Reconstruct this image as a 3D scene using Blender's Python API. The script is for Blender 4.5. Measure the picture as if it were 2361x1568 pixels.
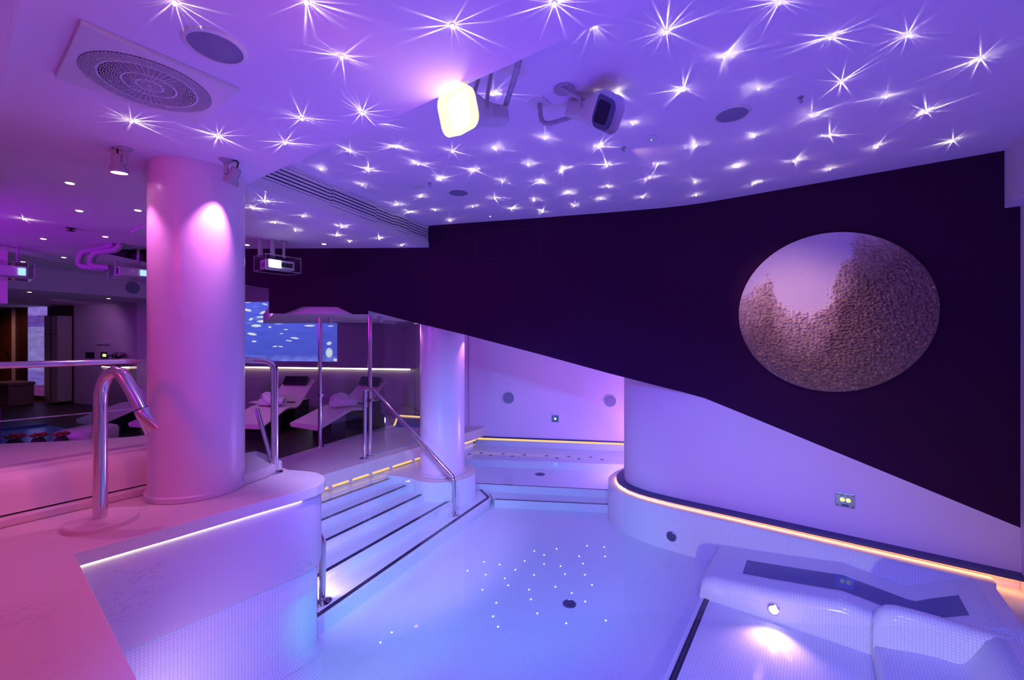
import bpy, bmesh, math, random
from mathutils import Vector, Matrix, noise
random.seed(7)
sc = bpy.context.scene
COL = sc.collection
for o in list(bpy.data.objects): bpy.data.objects.remove(o)
PI = math.pi

# ------------------------------------------------------------------ camera, world, exposure
cam_data = bpy.data.cameras.new('camera')
cam = bpy.data.objects.new('camera', cam_data); COL.objects.link(cam)
cam.location = (0, 0, 1.22)
cam.rotation_euler = (PI/2, 0, math.radians(36))
cam_data.sensor_width = 36
cam_data.lens = 968/2361*36
cam_data.shift_y = -6/2361
cam_data.clip_start = 0.02
sc.camera = cam
sc.view_settings.view_transform = 'Standard'
sc.view_settings.look = 'None'
sc.view_settings.gamma = 1
sc.view_settings.use_curve_mapping = False
sc.view_settings.exposure = 0.0
w = bpy.data.worlds.new('world'); sc.world = w; w.use_nodes = True
w.node_tree.nodes['Background'].inputs[0].default_value = (0.10, 0.05, 0.25, 1)
w.node_tree.nodes['Background'].inputs[1].default_value = 0.0

def lamp(name, kind, loc, energy, color, size=0.1, target=None, angle=60, blend=0.5, parent=None, size_y=None):
    d = bpy.data.lights.new(name, kind); d.energy = energy; d.color = color
    if kind in ('POINT', 'SPOT'): d.shadow_soft_size = size
    if kind == 'AREA':
        d.size = size
        if size_y: d.shape = 'RECTANGLE'; d.size_y = size_y
    if kind == 'SPOT': d.spot_size = math.radians(angle); d.spot_blend = blend
    o = bpy.data.objects.new(name, d); COL.objects.link(o); o.location = loc
    if target is not None:
        o.rotation_euler = (Vector(target)-Vector(loc)).to_track_quat('-Z', 'Y').to_euler()
    if parent: o.parent = parent
    return o

BLUE = (0.10, 0.20, 1.0)
VIOLET = (0.36, 0.07, 1.0)
PINK = (1.0, 0.10, 0.62)
# added fill lights without fixtures, unseen in the basin, lounge and around the camera
W1 = (1, 1, 1)
FL = {'pool_fill_right': (130.7, (1.0, 0.912, 0.418)),
      'pool_fill_left': (62.7, (0.018, 1.0, 0.804)),
      'fill_light_stairs': (430.0, (0.50, 0.36, 1.0)),
      'fill_light_lounger': (260.0, (0.50, 0.28, 1.0)),
      'niche_fill_light': (590.4, (0.462, 0.222, 1.0)),
      'pool_fill_up': (172.8, (0.121, 0.045, 1.0)),
      'fill_light_pool': (820.0, (0.075, 0.115, 1.0)),
      'fill_light_steps': (480.0, (0.16, 0.50, 1.0)),
      'fill_light_deck': (74.0, (1.0, 0.006, 0.154)),
      'fill_light_column': (49.5, (0.103, 0.002, 1.0)),
      'fill_light_lounge_ceiling': (339.1, (0.502, 0.001, 1.0)),
      'fill_light_lounge': (110.0, (0.70, 0.30, 1.0))}
lamp('niche_fill_light', 'POINT', (-2.30, 7.2, -0.97), 30, W1, 0.12)  # added underwater fill to brighten the alcove, no lamp body
for p in ((-1.9, 0.6, -1.0), (0.2, 0.6, -1.0)): lamp('pool_fill_up', 'SPOT', p, 60, W1, 0.1, (p[0]-0.6, 3.4, 2.8), 100, 0.8)
lamp('fill_light_pool', 'SPOT', (0.3, 0.2, 2.45), 200, W1, 0.15, (-1.6, 3.2, -1.4), 82, 0.6)
lamp('fill_light_steps', 'SPOT', (-0.2, 0.3, 2.45), 200, W1, 0.15, (-3.7, 4.6, -1.3), 48, 0.6)
lamp('fill_light_deck', 'SPOT', (-2.4, -2.1, 2.3), 80, W1, 0.25, (-4.6, 1.6, 0.3), 100, 0.8)
lamp('fill_light_column', 'SPOT', (-0.9, -2.0, 2.4), 60, W1, 0.2, (-4.0, 1.3, 1.2), 50, 0.8)
lamp('fill_light_lounge_ceiling', 'SPOT', (-7.5, -2.2, 1.6), 70, W1, 0.25, (-8.6, 2.6, 2.4), 120, 0.8)
lamp('fill_light_lounge', 'SPOT', (-6.9, 3.0, 2.0), 30, W1, 0.2, (-8.8, 5.6, 0.4), 120, 0.8)
lamp('pool_fill_right', 'SPOT', (0.1, 0.55, -1.02), 60, W1, 0.08, (0.1, 4.6, -1.2), 60, 0.7)
lamp('pool_fill_left', 'SPOT', (-2.2, 0.58, -1.02), 60, W1, 0.08, (-4.0, 4.2, -1.15), 50, 0.7)
lamp('fill_light_stairs', 'SPOT', (-2.2, 1.45, 2.48), 80, W1, 0.12, (-4.3, 3.3, -1.1), 46, 0.6)
lamp('fill_light_lounger', 'SPOT', (0.9, -0.5, 2.45), 120, W1, 0.12, (0.25, 4.0, -1.3), 44, 0.6)
for o_ in bpy.data.objects:
    if o_.type == 'LIGHT' and o_.name.split('.')[0] in FL: (o_.data.energy, o_.data.color) = FL[o_.name.split('.')[0]]

# ------------------------------------------------------------------ levels
HL, HH, LG, WT, PF, PLAT = 2.55, 2.874, -0.64, -0.89, -1.41, -1.375

# ------------------------------------------------------------------ materials
MATS = {}
def nm(name):
    m = bpy.data.materials.new(name); m.use_nodes = True
    MATS[name] = m
    return m, m.node_tree.nodes, m.node_tree.links, m.node_tree.nodes['Principled BSDF']
def simple(name, col, rough=0.5, metal=0.0, bump=0.0, scale=40, var=0.0, spec=0.5):
    m, N, L, B = nm(name)
    B.inputs['Base Color'].default_value = (*col, 1); B.inputs['Roughness'].default_value = rough
    B.inputs['Metallic'].default_value = metal
    B.inputs['Specular IOR Level'].default_value = spec
    if bump or var:
        tc = N.new('ShaderNodeTexCoord'); n = N.new('ShaderNodeTexNoise'); n.inputs['Scale'].default_value = scale
        n.inputs['Detail'].default_value = 4
        L.new(tc.outputs['Object'], n.inputs['Vector'])
        if bump:
            b = N.new('ShaderNodeBump'); b.inputs['Strength'].default_value = bump; b.inputs['Distance'].default_value = 0.01
            L.new(n.outputs['Fac'], b.inputs['Height']); L.new(b.outputs['Normal'], B.inputs['Normal'])
        if var:
            r = N.new('ShaderNodeMapRange'); r.inputs[1].default_value = 0.3; r.inputs[2].default_value = 0.7
            r.inputs[3].default_value = 1-var; r.inputs[4].default_value = 1+var
            mx = N.new('ShaderNodeMix'); mx.data_type = 'RGBA'; mx.blend_type = 'MULTIPLY'; mx.inputs[0].default_value = 1
            mx.inputs[6].default_value = (*col, 1)
            L.new(n.outputs['Fac'], r.inputs[0]); L.new(r.outputs[0], mx.inputs[7]); L.new(mx.outputs[2], B.inputs['Base Color'])
    return m
def emit(name, col, strength, sample=True):
    m, N, L, B = nm(name)
    e = N.new('ShaderNodeEmission'); e.inputs[0].default_value = (*col, 1); e.inputs[1].default_value = strength
    L.new(e.outputs[0], N['Material Output'].inputs[0]); N.remove(B)
    if not sample: m.cycles.emission_sampling = 'NONE'
    return m
def tile(name, col, grout, size=0.021, mortar=0.06, rough=0.12):
    m, N, L, B = nm(name)
    uv = N.new('ShaderNodeUVMap'); mp = N.new('ShaderNodeVectorMath'); mp.operation = 'SCALE'; mp.inputs['Scale'].default_value = 1/size
    br = N.new('ShaderNodeTexBrick'); br.offset = 0; br.squash = 1
    br.inputs['Color1'].default_value = (*col, 1); br.inputs['Color2'].default_value = (*[c*0.955 for c in col], 1)
    br.inputs['Mortar'].default_value = (*grout, 1); br.inputs['Scale'].default_value = 1
    br.inputs['Mortar Size'].default_value = mortar; br.inputs['Mortar Smooth'].default_value = 0.2
    br.inputs['Brick Width'].default_value = 1; br.inputs['Row Height'].default_value = 1
    L.new(uv.outputs[0], mp.inputs[0]); L.new(mp.outputs[0], br.inputs['Vector'])
    L.new(br.outputs['Color'], B.inputs['Base Color'])
    b = N.new('ShaderNodeBump'); b.invert = True; b.inputs['Strength'].default_value = 0.25; b.inputs['Distance'].default_value = 0.002
    L.new(br.outputs['Fac'], b.inputs['Height']); L.new(b.outputs['Normal'], B.inputs['Normal'])
    B.inputs['Roughness'].default_value = rough
    B.inputs['Specular IOR Level'].default_value = 0.3
    return m
def stone(name, col, dark, rough=0.35):
    m, N, L, B = nm(name)
    tc = N.new('ShaderNodeTexCoord'); mp = N.new('ShaderNodeMapping'); mp.inputs['Scale'].default_value = (6, 2.2, 4)
    mp.inputs['Rotation'].default_value = (0, 0, 0.5)
    n = N.new('ShaderNodeTexNoise'); n.inputs['Scale'].default_value = 3.0; n.inputs['Detail'].default_value = 8; n.inputs['Distortion'].default_value = 1.6
    L.new(tc.outputs['Object'], mp.inputs[0]); L.new(mp.outputs[0], n.inputs['Vector'])
    # thin veins: abs(noise-.5)
    s = N.new('ShaderNodeMath'); s.operation = 'SUBTRACT'; s.inputs[1].default_value = 0.5
    a = N.new('ShaderNodeMath'); a.operation = 'ABSOLUTE'
    r = N.new('ShaderNodeMapRange'); r.inputs[1].default_value = 0.0; r.inputs[2].default_value = 0.025; r.inputs[3].default_value = 0.45; r.inputs[4].default_value = 0
    n2 = N.new('ShaderNodeTexNoise'); n2.inputs['Scale'].default_value = 2.2; n2.inputs['Detail'].default_value = 3
    L.new(tc.outputs['Object'], n2.inputs['Vector'])
    g = N.new('ShaderNodeMapRange'); g.inputs[1].default_value = 0.5; g.inputs[2].default_value = 0.66
    mu = N.new('ShaderNodeMath'); mu.operation = 'MULTIPLY'
    mx = N.new('ShaderNodeMix'); mx.data_type = 'RGBA'
    mx.inputs[6].default_value = (*col, 1); mx.inputs[7].default_value = (*dark, 1)
    L.new(n.outputs['Fac'], s.inputs[0]); L.new(s.outputs[0], a.inputs[0]); L.new(a.outputs[0], r.inputs[0])
    L.new(n2.outputs['Fac'], g.inputs[0]); L.new(r.outputs[0], mu.inputs[0]); L.new(g.outputs[0], mu.inputs[1])
    L.new(mu.outputs[0], mx.inputs[0]); L.new(mx.outputs[2], B.inputs['Base Color'])
    B.inputs['Roughness'].default_value = rough
    return m
def clear(name, ior=1.33, rough=0.0, tint=(1, 1, 1), gain=1.0):
    m, N, L, B = nm(name); N.remove(B)
    t = N.new('ShaderNodeBsdfTransparent'); t.inputs[0].default_value = (*tint, 1)
    g = N.new('ShaderNodeBsdfGlossy'); g.inputs['Roughness'].default_value = rough
    fr0 = N.new('ShaderNodeFresnel'); fr0.inputs[0].default_value = ior
    ge = N.new('ShaderNodeNewGeometry'); iv = N.new('ShaderNodeMath'); iv.operation = 'SUBTRACT'; iv.inputs[0].default_value = 1.0; L.new(ge.outputs['Backfacing'], iv.inputs[1])
    fr = N.new('ShaderNodeMath'); fr.operation = 'MULTIPLY'; L.new(fr0.outputs[0], fr.inputs[0]); L.new(iv.outputs[0], fr.inputs[1])
    mx = N.new('ShaderNodeMixShader')
    L.new(fr.outputs[0], mx.inputs[0]); L.new(t.outputs[0], mx.inputs[1]); L.new(g.outputs[0], mx.inputs[2])
    L.new(mx.outputs[0], N['Material Output'].inputs[0])
    return m
def painted(name, rough=0.6, emission=0.0, metal=0.0, bump=None):
    # colour from the mesh's own colour attribute: flat print / picture / painted reflection
    m, N, L, B = nm(name)
    a = N.new('ShaderNodeAttribute'); a.attribute_name = 'Col'
    if emission:
        e = N.new('ShaderNodeEmission'); e.inputs[1].default_value = emission
        L.new(a.outputs['Color'], e.inputs[0]); L.new(e.outputs[0], N['Material Output'].inputs[0]); N.remove(B)
    else:
        L.new(a.outputs['Color'], B.inputs['Base Color']); B.inputs['Roughness'].default_value = rough; B.inputs['Metallic'].default_value = metal
    return m

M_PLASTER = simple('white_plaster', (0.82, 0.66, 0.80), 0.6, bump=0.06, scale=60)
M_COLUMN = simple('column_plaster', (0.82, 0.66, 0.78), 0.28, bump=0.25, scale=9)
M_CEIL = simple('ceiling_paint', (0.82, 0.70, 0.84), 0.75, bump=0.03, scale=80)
M_BLACK = simple('black_purple_paint', (0.034, 0.003, 0.040), 0.7, bump=0.04, scale=50, spec=0.12)
M_TILE = tile('white_mosaic', (0.84, 0.86, 0.88), (0.50, 0.53, 0.64))
M_DTILE = tile('navy_mosaic', (0.012, 0.008, 0.03), (0.25, 0.22, 0.35), 0.025, 0.05)
M_PTILE = tile('grey_blue_mosaic', (0.06, 0.08, 0.30), (0.05, 0.07, 0.25), 0.0125, 0.05)
M_STONE = stone('cream_stone', (0.74, 0.66, 0.60), (0.30, 0.22, 0.2))
M_STONE2 = stone('clad_stone', (0.72, 0.60, 0.68), (0.35, 0.3, 0.35), 0.3)
M_CHROME = simple('brushed_chrome', (0.72, 0.70, 0.70), 0.13, 1.0)
M_WATER = clear('pool_water', 1.33, 0.004, (0.93, 0.99, 1.0))
M_GLASS = clear('clear_glass', 1.5, 0.0, (0.93, 0.95, 0.96))
M_ACRYL = clear('acrylic', 1.45, 0.0, (0.95, 0.95, 0.97))
M_WARM = emit('warm_led', (1.0, 0.46, 0.15), 17.0)
M_WARM2 = emit('warm_white_led', (1.0, 0.82, 0.58), 7.0)
M_STAR = emit('star_crystal', (1.0, 0.86, 0.62), 14.0, False)
M_DOWN = emit('downlight_glass', (1.0, 0.72, 0.42), 7.0, False)
M_FIBRE = emit('fibre_end', (0.95, 1.0, 1.0), 5.0, False)
M_PINKLENS = emit('pink_lens', (1.0, 0.45, 0.95), 12.0, False)
M_FLOODLENS = emit('flood_glass', (1.0, 0.80, 0.62), 5.0, False)
M_HOOD = emit('hood_painted_glow', (1.0, 0.80, 0.64), 1.25, False)  # hood glows to imitate the lens light falling on it
M_FLOODLENS2 = emit('flood_bulb', (1.0, 0.86, 0.6), 16.0, False)
M_PROJ = emit('projector_beam_lens', (0.80, 1.0, 0.9), 9.0, False)
M_PROJB = emit('projector_blue_lens', (0.30, 0.55, 1.0), 1.8, False)
M_LIME = emit('lime_button', (0.75, 1.0, 0.25), 1.6, False)
M_POOLLENS = emit('pool_lamp_lens', (1.0, 0.82, 0.9), 20.0, False)
M_WPLAST = simple('white_plastic', (0.72, 0.71, 0.72), 0.4)
M_GREYPL = simple('grey_plastic', (0.42, 0.41, 0.45), 0.45)
M_DKPL = simple('dark_plastic', (0.02, 0.02, 0.03), 0.4)
M_MESHG = simple('grey_speaker_mesh', (0.26, 0.25, 0.36), 0.6, bump=0.3, scale=400)
M_DARKHOLE = simple('dark_void', (0.03, 0.02, 0.06), 0.8)
M_STEEL = simple('blue_steel', (0.22, 0.24, 0.42), 0.25, 0.9)
M_SEAT = simple('cream_ceramic', (0.78, 0.70, 0.62), 0.45, bump=0.03, scale=150)
M_BLKLEATHER = simple('black_leather', (0.012, 0.010, 0.02), 0.4)
M_WOODFL = simple('dark_decking', (0.05, 0.025, 0.03), 0.45, var=0.3, scale=8)
M_TOWEL = simple('white_terry', (0.80, 0.78, 0.78), 0.95, bump=0.8, scale=160)
M_RED = simple('dark_red', (0.35, 0.01, 0.02), 0.35)
M_LEAF = simple('dark_leaf', (0.02, 0.03, 0.02), 0.6)
M_FLOWER = simple('pale_flower', (0.6, 0.45, 0.5), 0.7)
M_DOOR = simple('brown_wood', (0.16, 0.045, 0.02), 0.5, var=0.3, scale=5)
M_PANELWALL = simple('mauve_wall_panel', (0.40, 0.36, 0.40), 0.55, bump=0.05, scale=20)
M_UPPERW = simple('mauve_wall_paper', (0.30, 0.25, 0.32), 0.7, bump=0.1, scale=14)
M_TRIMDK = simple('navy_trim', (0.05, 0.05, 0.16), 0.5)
M_LIP = simple('overflow_lip_tile', (0.85, 0.74, 0.6), 0.35)
M_SCREENREFL = painted('projection_and_reflection', emission=1.0)
M_ART = painted('artwork_paint', 0.5)
M_PALEBOX = simple('pale_pink_paint', (0.7, 0.55, 0.62), 0.6)
M_BRACKET = simple('bracket_grey', (0.5, 0.48, 0.52), 0.4, 0.3)

# ------------------------------------------------------------------ mesh helpers
def link(name, me, mat, parent=None, smooth=False):
    o = bpy.data.objects.new(name, me); COL.objects.link(o)
    if mat: me.materials.append(mat)
    if smooth:
        for p in me.polygons: p.use_smooth = True
    if parent: o.parent = parent
    return o
def raw(name, V, F, mat, parent=None, smooth=False, uvs=None, sharp=None):
    me = bpy.data.meshes.new(name); me.from_pydata([tuple(v) for v in V], [], F); me.update()
    if uvs is not None:
        ul = me.uv_layers.new(name='UVMap')
        for lp in me.loops: ul.data[lp.index].uv = uvs[lp.vertex_index]
    if smooth and sharp:
        try: me.set_sharp_from_angle(angle=math.radians(sharp))
        except Exception: pass
    return link(name, me, mat, parent, smooth)
class MB:
    """collects simple solids into ONE mesh part"""
    def __init__(s): s.V = []; s.F = []
    def add(s, V, F):
        n = len(s.V); s.V += [tuple(v) for v in V]; s.F += [[i+n for i in f] for f in F]; return s
    def box(s, lo, hi, rot=None, c=None):
        (x0, y0, z0), (x1, y1, z1) = lo, hi
        V = [Vector(p) for p in ((x0,y0,z0),(x1,y0,z0),(x1,y1,z0),(x0,y1,z0),(x0,y0,z1),(x1,y0,z1),(x1,y1,z1),(x0,y1,z1))]
        if rot is not None: V = [rot @ v + Vector(c or (0,0,0)) for v in V]
        return s.add(V, [[0,3,2,1],[4,5,6,7],[0,1,5,4],[1,2,6,5],[2,3,7,6],[3,0,4,7]])
    def prism(s, poly, z0, z1):
        n = len(poly); V = [(x, y, z0) for x, y in poly]+[(x, y, z1) for x, y in poly]
        return s.add(V, [list(range(n))[::-1], list(range(n, 2*n))]+[[i, (i+1) % n, n+(i+1) % n, n+i] for i in range(n)])
    def lathe(s, prof, seg=32, c=(0, 0, 0), rot=None):
        V = []; F = []; c = Vector(c)
        for r, z in prof:
            for k in range(seg):
                t = 2*PI*k/seg; v = Vector((r*math.cos(t), r*math.sin(t), z))
                V.append((rot @ v if rot else v)+c)
        for i in range(len(prof)-1):
            for k in range(seg):
                k2 = (k+1) % seg; F.append([i*seg+k, i*seg+k2, (i+1)*seg+k2, (i+1)*seg+k])
        if prof[0][0] > 1e-6: F.append(list(range(seg))[::-1])
        if prof[-1][0] > 1e-6: F.append([(len(prof)-1)*seg+k for k in range(seg)])
        return s.add(V, F)
    def tube(s, pts, r, seg=14, closed=False):
        P = [Vector(p) for p in pts]; n = len(P); rr = r if isinstance(r, (list, tuple)) else [r]*n
        V = []; F = []; up = None
        for i in range(n):
            t = (P[min(i+1, n-1)]-P[max(i-1, 0)]).normalized()
            if up is None:
                up = Vector((0, 0, 1)) if abs(t.z) < 0.9 else Vector((1, 0, 0))
            u = (up-t*up.dot(t)).normalized(); v = t.cross(u); up = u
            for k in range(seg):
                a = 2*PI*k/seg; V.append(P[i]+(u*math.cos(a)+v*math.sin(a))*rr[i])
        for i in range(n-1):
            for k in range(seg):
                k2 = (k+1) % seg; F.append([i*seg+k, i*seg+k2, (i+1)*seg+k2, (i+1)*seg+k])
        F.append(list(range(seg))[::-1]); F.append([(n-1)*seg+k for k in range(seg)])
        return s.add(V, F)
    def build(s, name, mat, parent=None, smooth=False, bevel=0, sharp=35):
        o = raw(name, s.V, s.F, mat, parent)
        me = o.data
        bm = bmesh.new(); bm.from_mesh(me); bmesh.ops.recalc_face_normals(bm, faces=bm.faces); bm.to_mesh(me); bm.free()
        if bevel:
            md = o.modifiers.new('bevel', 'BEVEL'); md.width = bevel; md.segments = 2; md.limit_method = 'ANGLE'
        if smooth:
            for p in me.polygons: p.use_smooth = True
            me.set_sharp_from_angle(angle=math.radians(sharp))
        return o
def arc(pts, rad=0.08, n=6):
    """polyline with rounded corners"""
    P = [Vector(p) for p in pts]; out = [P[0]]
    for i in range(1, len(P)-1):
        a, b, c = P[i-1], P[i], P[i+1]
        r = min(rad, (a-b).length*0.45, (c-b).length*0.45)
        p0 = b+(a-b).normalized()*r; p1 = b+(c-b).normalized()*r
        for k in range(n+1):
            t = k/n; out.append(p0*(1-t)**2+b*2*t*(1-t)+p1*t*t)
    out.append(P[-1]); return out
def gridsurf(name, rows, mat, parent=None, smooth=True, sharp=40):
    """surface through rows of points, uv in metres along both ways"""
    R, C = len(rows), len(rows[0]); P = [[Vector(p) for p in r] for r in rows]
    u = [[0.0]*C for _ in range(R)]; v = [[0.0]*C for _ in range(R)]
    cu = [0.0]*C
    for j in range(1, C): cu[j] = cu[j-1]+max((P[i][j]-P[i][j-1]).length for i in range(R))
    cv = [0.0]*R
    for i in range(1, R): cv[i] = cv[i-1]+max((P[i][j]-P[i-1][j]).length for j in range(C))
    V = [p for r in P for p in r]; uvs = [(cu[j], cv[i]) for i in range(R) for j in range(C)]
    F = [[i*C+j, i*C+j+1, (i+1)*C+j+1, (i+1)*C+j] for i in range(R-1) for j in range(C-1)]
    return raw(name, V, F, mat, parent, smooth, uvs, sharp)
def wallpath(name, path, z0, z1, mat, parent=None, smooth=True):
    return gridsurf(name, [[(x, y, z0) for x, y in path], [(x, y, z1) for x, y in path]], mat, parent, smooth, 25)
def flat(name, poly, z, mat, parent=None):
    o = raw(name, [(x, y, z) for x, y in poly], [list(range(len(poly)))], mat, parent, uvs=[(x, y) for x, y in poly])
    bm = bmesh.new(); bm.from_mesh(o.data); bm.normal_update()
    bm.faces.ensure_lookup_table()
    if bm.faces[0].normal.z < 0: bmesh.ops.reverse_faces(bm, faces=bm.faces)
    bmesh.ops.triangulate(bm, faces=bm.faces); bm.to_mesh(o.data); bm.free()
    return o
def prism_uv(name, poly, z0, z1, mat, parent=None):
    """solid with top and sides, tile uv on both"""
    V = []; F = []; U = []
    def q(pts, uv):
        n = len(V); V.extend(pts); U.extend(uv); F.append(list(range(n, n+len(pts))))
    q([(x, y, z1) for x, y in poly], [(x, y) for x, y in poly])
    s = 0
    for i in range(len(poly)):
        (x0, y0), (x1, y1) = poly[i], poly[(i+1) % len(poly)]; d = math.hypot(x1-x0, y1-y0)
        q([(x0, y0, z0), (x1, y1, z0), (x1, y1, z1), (x0, y0, z1)], [(s, z0), (s+d, z0), (s+d, z1), (s, z1)]); s += d
    return raw(name, V, F, mat, parent, uvs=U)
def tag(o, label=None, cat=None, group=None, kind=None):
    if label: o['label'] = label
    if cat: o['category'] = cat
    if group: o['group'] = group
    if kind: o['kind'] = kind
    return o
def empty(name, loc=(0, 0, 0), rz=0):
    o = bpy.data.objects.new(name, None); COL.objects.link(o); o.location = loc; o.rotation_euler = (0, 0, rz); o.empty_display_size = 0.1
    return o
def struct(o, label=None): return tag(o, label, kind='structure')
def copy_tree(o, parent=None):
    c = o.copy(); COL.objects.link(c)
    if parent: c.parent = parent
    for ch in list(o.children): copy_tree(ch, c)
    return c
def strip(name, pts, wid, z, mat, parent=None, h=0.002):
    """flat strip following a line on a floor, a hair proud of it"""
    P = [Vector((x, y)) for x, y in pts]; n = len(P); rows = [[], []]
    for i in range(n):
        t = (P[min(i+1, n-1)]-P[max(i-1, 0)]).normalized(); nn = Vector((-t.y, t.x))
        for k, sgn in ((0, -1), (1, 1)):
            q = P[i]+nn*sgn*wid/2; rows[k].append((q.x, q.y, z+h))
    return gridsurf(name, rows, mat, parent, False)
STARS_LOW = [(-2.057,0.559),(-1.633,0.864),(-1.817,1.132),(-1.255,1.296),(-0.844,1.448),(-3.402,0.711),(-3.195,1.101),(-2.524,1.311),(-2.933,1.405),(-2.174,1.486)]
STARS_HIGH = [(-2.73,1.999),(-0.957,2.038),(-0.658,2.321),(-0.44,2.725),(-0.148,2.443),(0.058,2.894),(0.399,3.121),(0.782,3.641),(-0.719,2.932),(-0.313,3.208),(0.127,3.447),(0.382,3.831),(0.648,4.269),(-0.033,3.826),(-0.416,3.945),(0.084,4.308),(0.421,4.784),(0.921,5.019),(-1.095,2.695),(-1.148,3.164),(-1.775,2.226),(-1.819,2.971),(-1.532,3.385),(-0.84,3.847),(-3.343,2.163),(-2.943,2.35),(-2.616,2.701),(-2.274,2.876),(-3.584,2.523),(-3.928,2.221),(-3.069,2.705),(-3.976,2.718),(-3.173,3.102),(-2.734,3.127),(-2.227,3.329),(-2.024,3.63),(-2.69,3.527),(-2.382,3.767),(-1.634,3.798),(-1.227,4.044),(-1.399,4.347),(-1.84,4.334),(-2.285,4.23),(-2.069,4.643),(-1.659,4.903),(-1.041,4.726),(-1.134,5.191),(-0.611,4.528),(-0.173,4.725),(0.104,5.15),(-0.535,5.155),(-3.755,3.343),(-4.2,3.374),(-4.346,3.667),(-3.991,3.809),(-4.186,4.261),(-3.506,3.985),(-3.087,3.903),(-3.165,4.342),(-2.743,4.231),(-2.91,4.687),(-2.456,4.704)]
STARS_FAR = [(-4.351,1.891),(-4.677,1.924),(-4.544,2.362),(-5.056,2.31),(-5.219,2.625),(-4.606,2.87),(-5.055,3.07),(-5.224,3.373),(-4.745,3.502),(-4.838,3.956),(-7.186,0.587)]
DOWN = [(-5.192,0.685),(-6.246,0.893),(-5.731,1.249),(-8.418,0.863),(-7.577,1.325),(-10.101,1.263),(-11.257,0.915),(-6.606,2.637),(-5.663,3.253)]
FLOOR_DOTS = [(-2.814,4.341),(-2.619,4.55),(-2.35,4.841),(-2.159,4.938),(-2.059,4.734),(-2.312,4.555),(-2.669,4.333),(-2.563,4.16),(-2.78,4.082),(-2.972,3.847),(-3.155,3.786),(-3.184,3.53),(-2.97,3.594),(-2.758,3.66),(-2.76,3.864),(-2.533,3.901),(-2.384,4.232),(-2.264,4.118),(-2.203,4.434),(-2.08,4.237),(-1.934,4.106),(-2.231,3.848),(-2.429,3.646),(-2.65,3.579),(-2.82,3.358),(-2.324,3.52),(-2.04,3.854),(-1.867,3.809),(-2.156,3.377),(-2.571,3.274),(-2.47,3.096),(-2.345,3.012),(-1.866,3.416),(-1.587,3.666),(-3.067,2.398),(-3.043,2.26)]
JETS = [(-5.442,6.084),(-5.299,6.278),(-5.057,6.268),(-4.92,6.478),(-4.69,6.462),(-4.553,6.671),(-4.174,6.873),(-3.945,6.861),(-3.808,7.066),(-3.584,7.054),(-3.45,7.273),(-3.221,7.259)]
# ------------------------------------------------------------------ STRUCTURE
def offs(path, d):
    out = []
    for i in range(len(path)):
        a = Vector(path[max(i-1, 0)]); b = Vector(path[min(i+1, len(path)-1)]); t = (b-a).normalized()
        out.append((path[i][0]-t.y*d, path[i][1]+t.x*d))
    return out
# stone deck
deck_poly = [(1.435,0.40),(-1.956,0.426),(-3.401,0.466),(-3.367,0.91),(-3.343,1.42),(-3.319,1.735),(-3.328,1.85),(-3.37,1.935),(-3.44,1.99),(-3.53,2.022),(-3.65,2.035),(-3.80,1.99),(-3.95,1.92),(-4.6,1.92),(-4.6,-2.5),(1.435,-2.5)]
b_ = MB(); b_.prism(deck_poly, -0.085, 0.0)
struct(b_.build('floor', M_STONE, bevel=0.006), 'pale veined stone pool deck slab with a rounded corner by the thick column')
wall_poly = [(-3.43,0.40),(-3.40,0.91),(-3.373,1.42),(-3.352,1.735),(-3.362,1.84),(-3.40,1.92),(-3.47,1.97),(-3.56,1.995),(-3.8,2.0),(-5.62,2.0)]
g = gridsurf('wall_deck_face', [[(x, y, -0.085) for x, y in wall_poly], [(x, y, -0.66) for x, y in wall_poly], [(x, y, -0.695) for x, y in offs(wall_poly, 0.008)], [(x, y, -0.715) for x, y in offs(wall_poly, 0.035)]], M_STONE2)
struct(g, 'stone clad side of the deck above the white tiled pool wall')
m_ = MB()
lp = offs(wall_poly[:4], -0.001)
for i in range(3):
    (x0, y0), (x1, y1) = lp[i], lp[i+1]
    m_.add([(x0,y0,-.096),(x1,y1,-.096),(x1+.010,y1,-.096),(x0+.010,y0,-.096),(x0,y0,-.087),(x1,y1,-.087),(x1+.010,y1,-.087),(x0+.010,y0,-.087)], [[0,3,2,1],[4,5,6,7],[0,1,5,4],[1,2,6,5],[2,3,7,6],[3,0,4,7]])
tag(m_.build('led_strip', M_WARM2), 'warm white light strip tucked under the stone deck edge', 'light strip')
struct(wallpath('wall_pool_deck_side', offs(wall_poly, 0.03), PF, -0.71, M_TILE), 'white mosaic pool wall below the stone clad deck side')
# cove at the foot of that wall
wp = offs(wall_poly[:8], 0.03)
rows = []
for k in range(5):
    t = k/4*PI/2
    rows.append([(x, y, PF+0.06*(1-math.sin(t))+0.002) for x, y in offs(wp, -0.06*(1-math.cos(t)))])
struct(gridsurf('trim_pool_cove', rows, M_TILE), 'rounded white tile cove at the foot of the deck wall')
struct(wallpath('wall_pool_near', [(1.435,0.37),(-3.46,0.41)], PF, -0.085, M_TILE), 'tiled pool wall under the near deck edge')
struct(wallpath('wall_deck_back', [(-3.85,1.94),(-4.6,1.92)], -0.75, -0.08, M_PLASTER), 'low wall under the deck towards the lounge')
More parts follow.
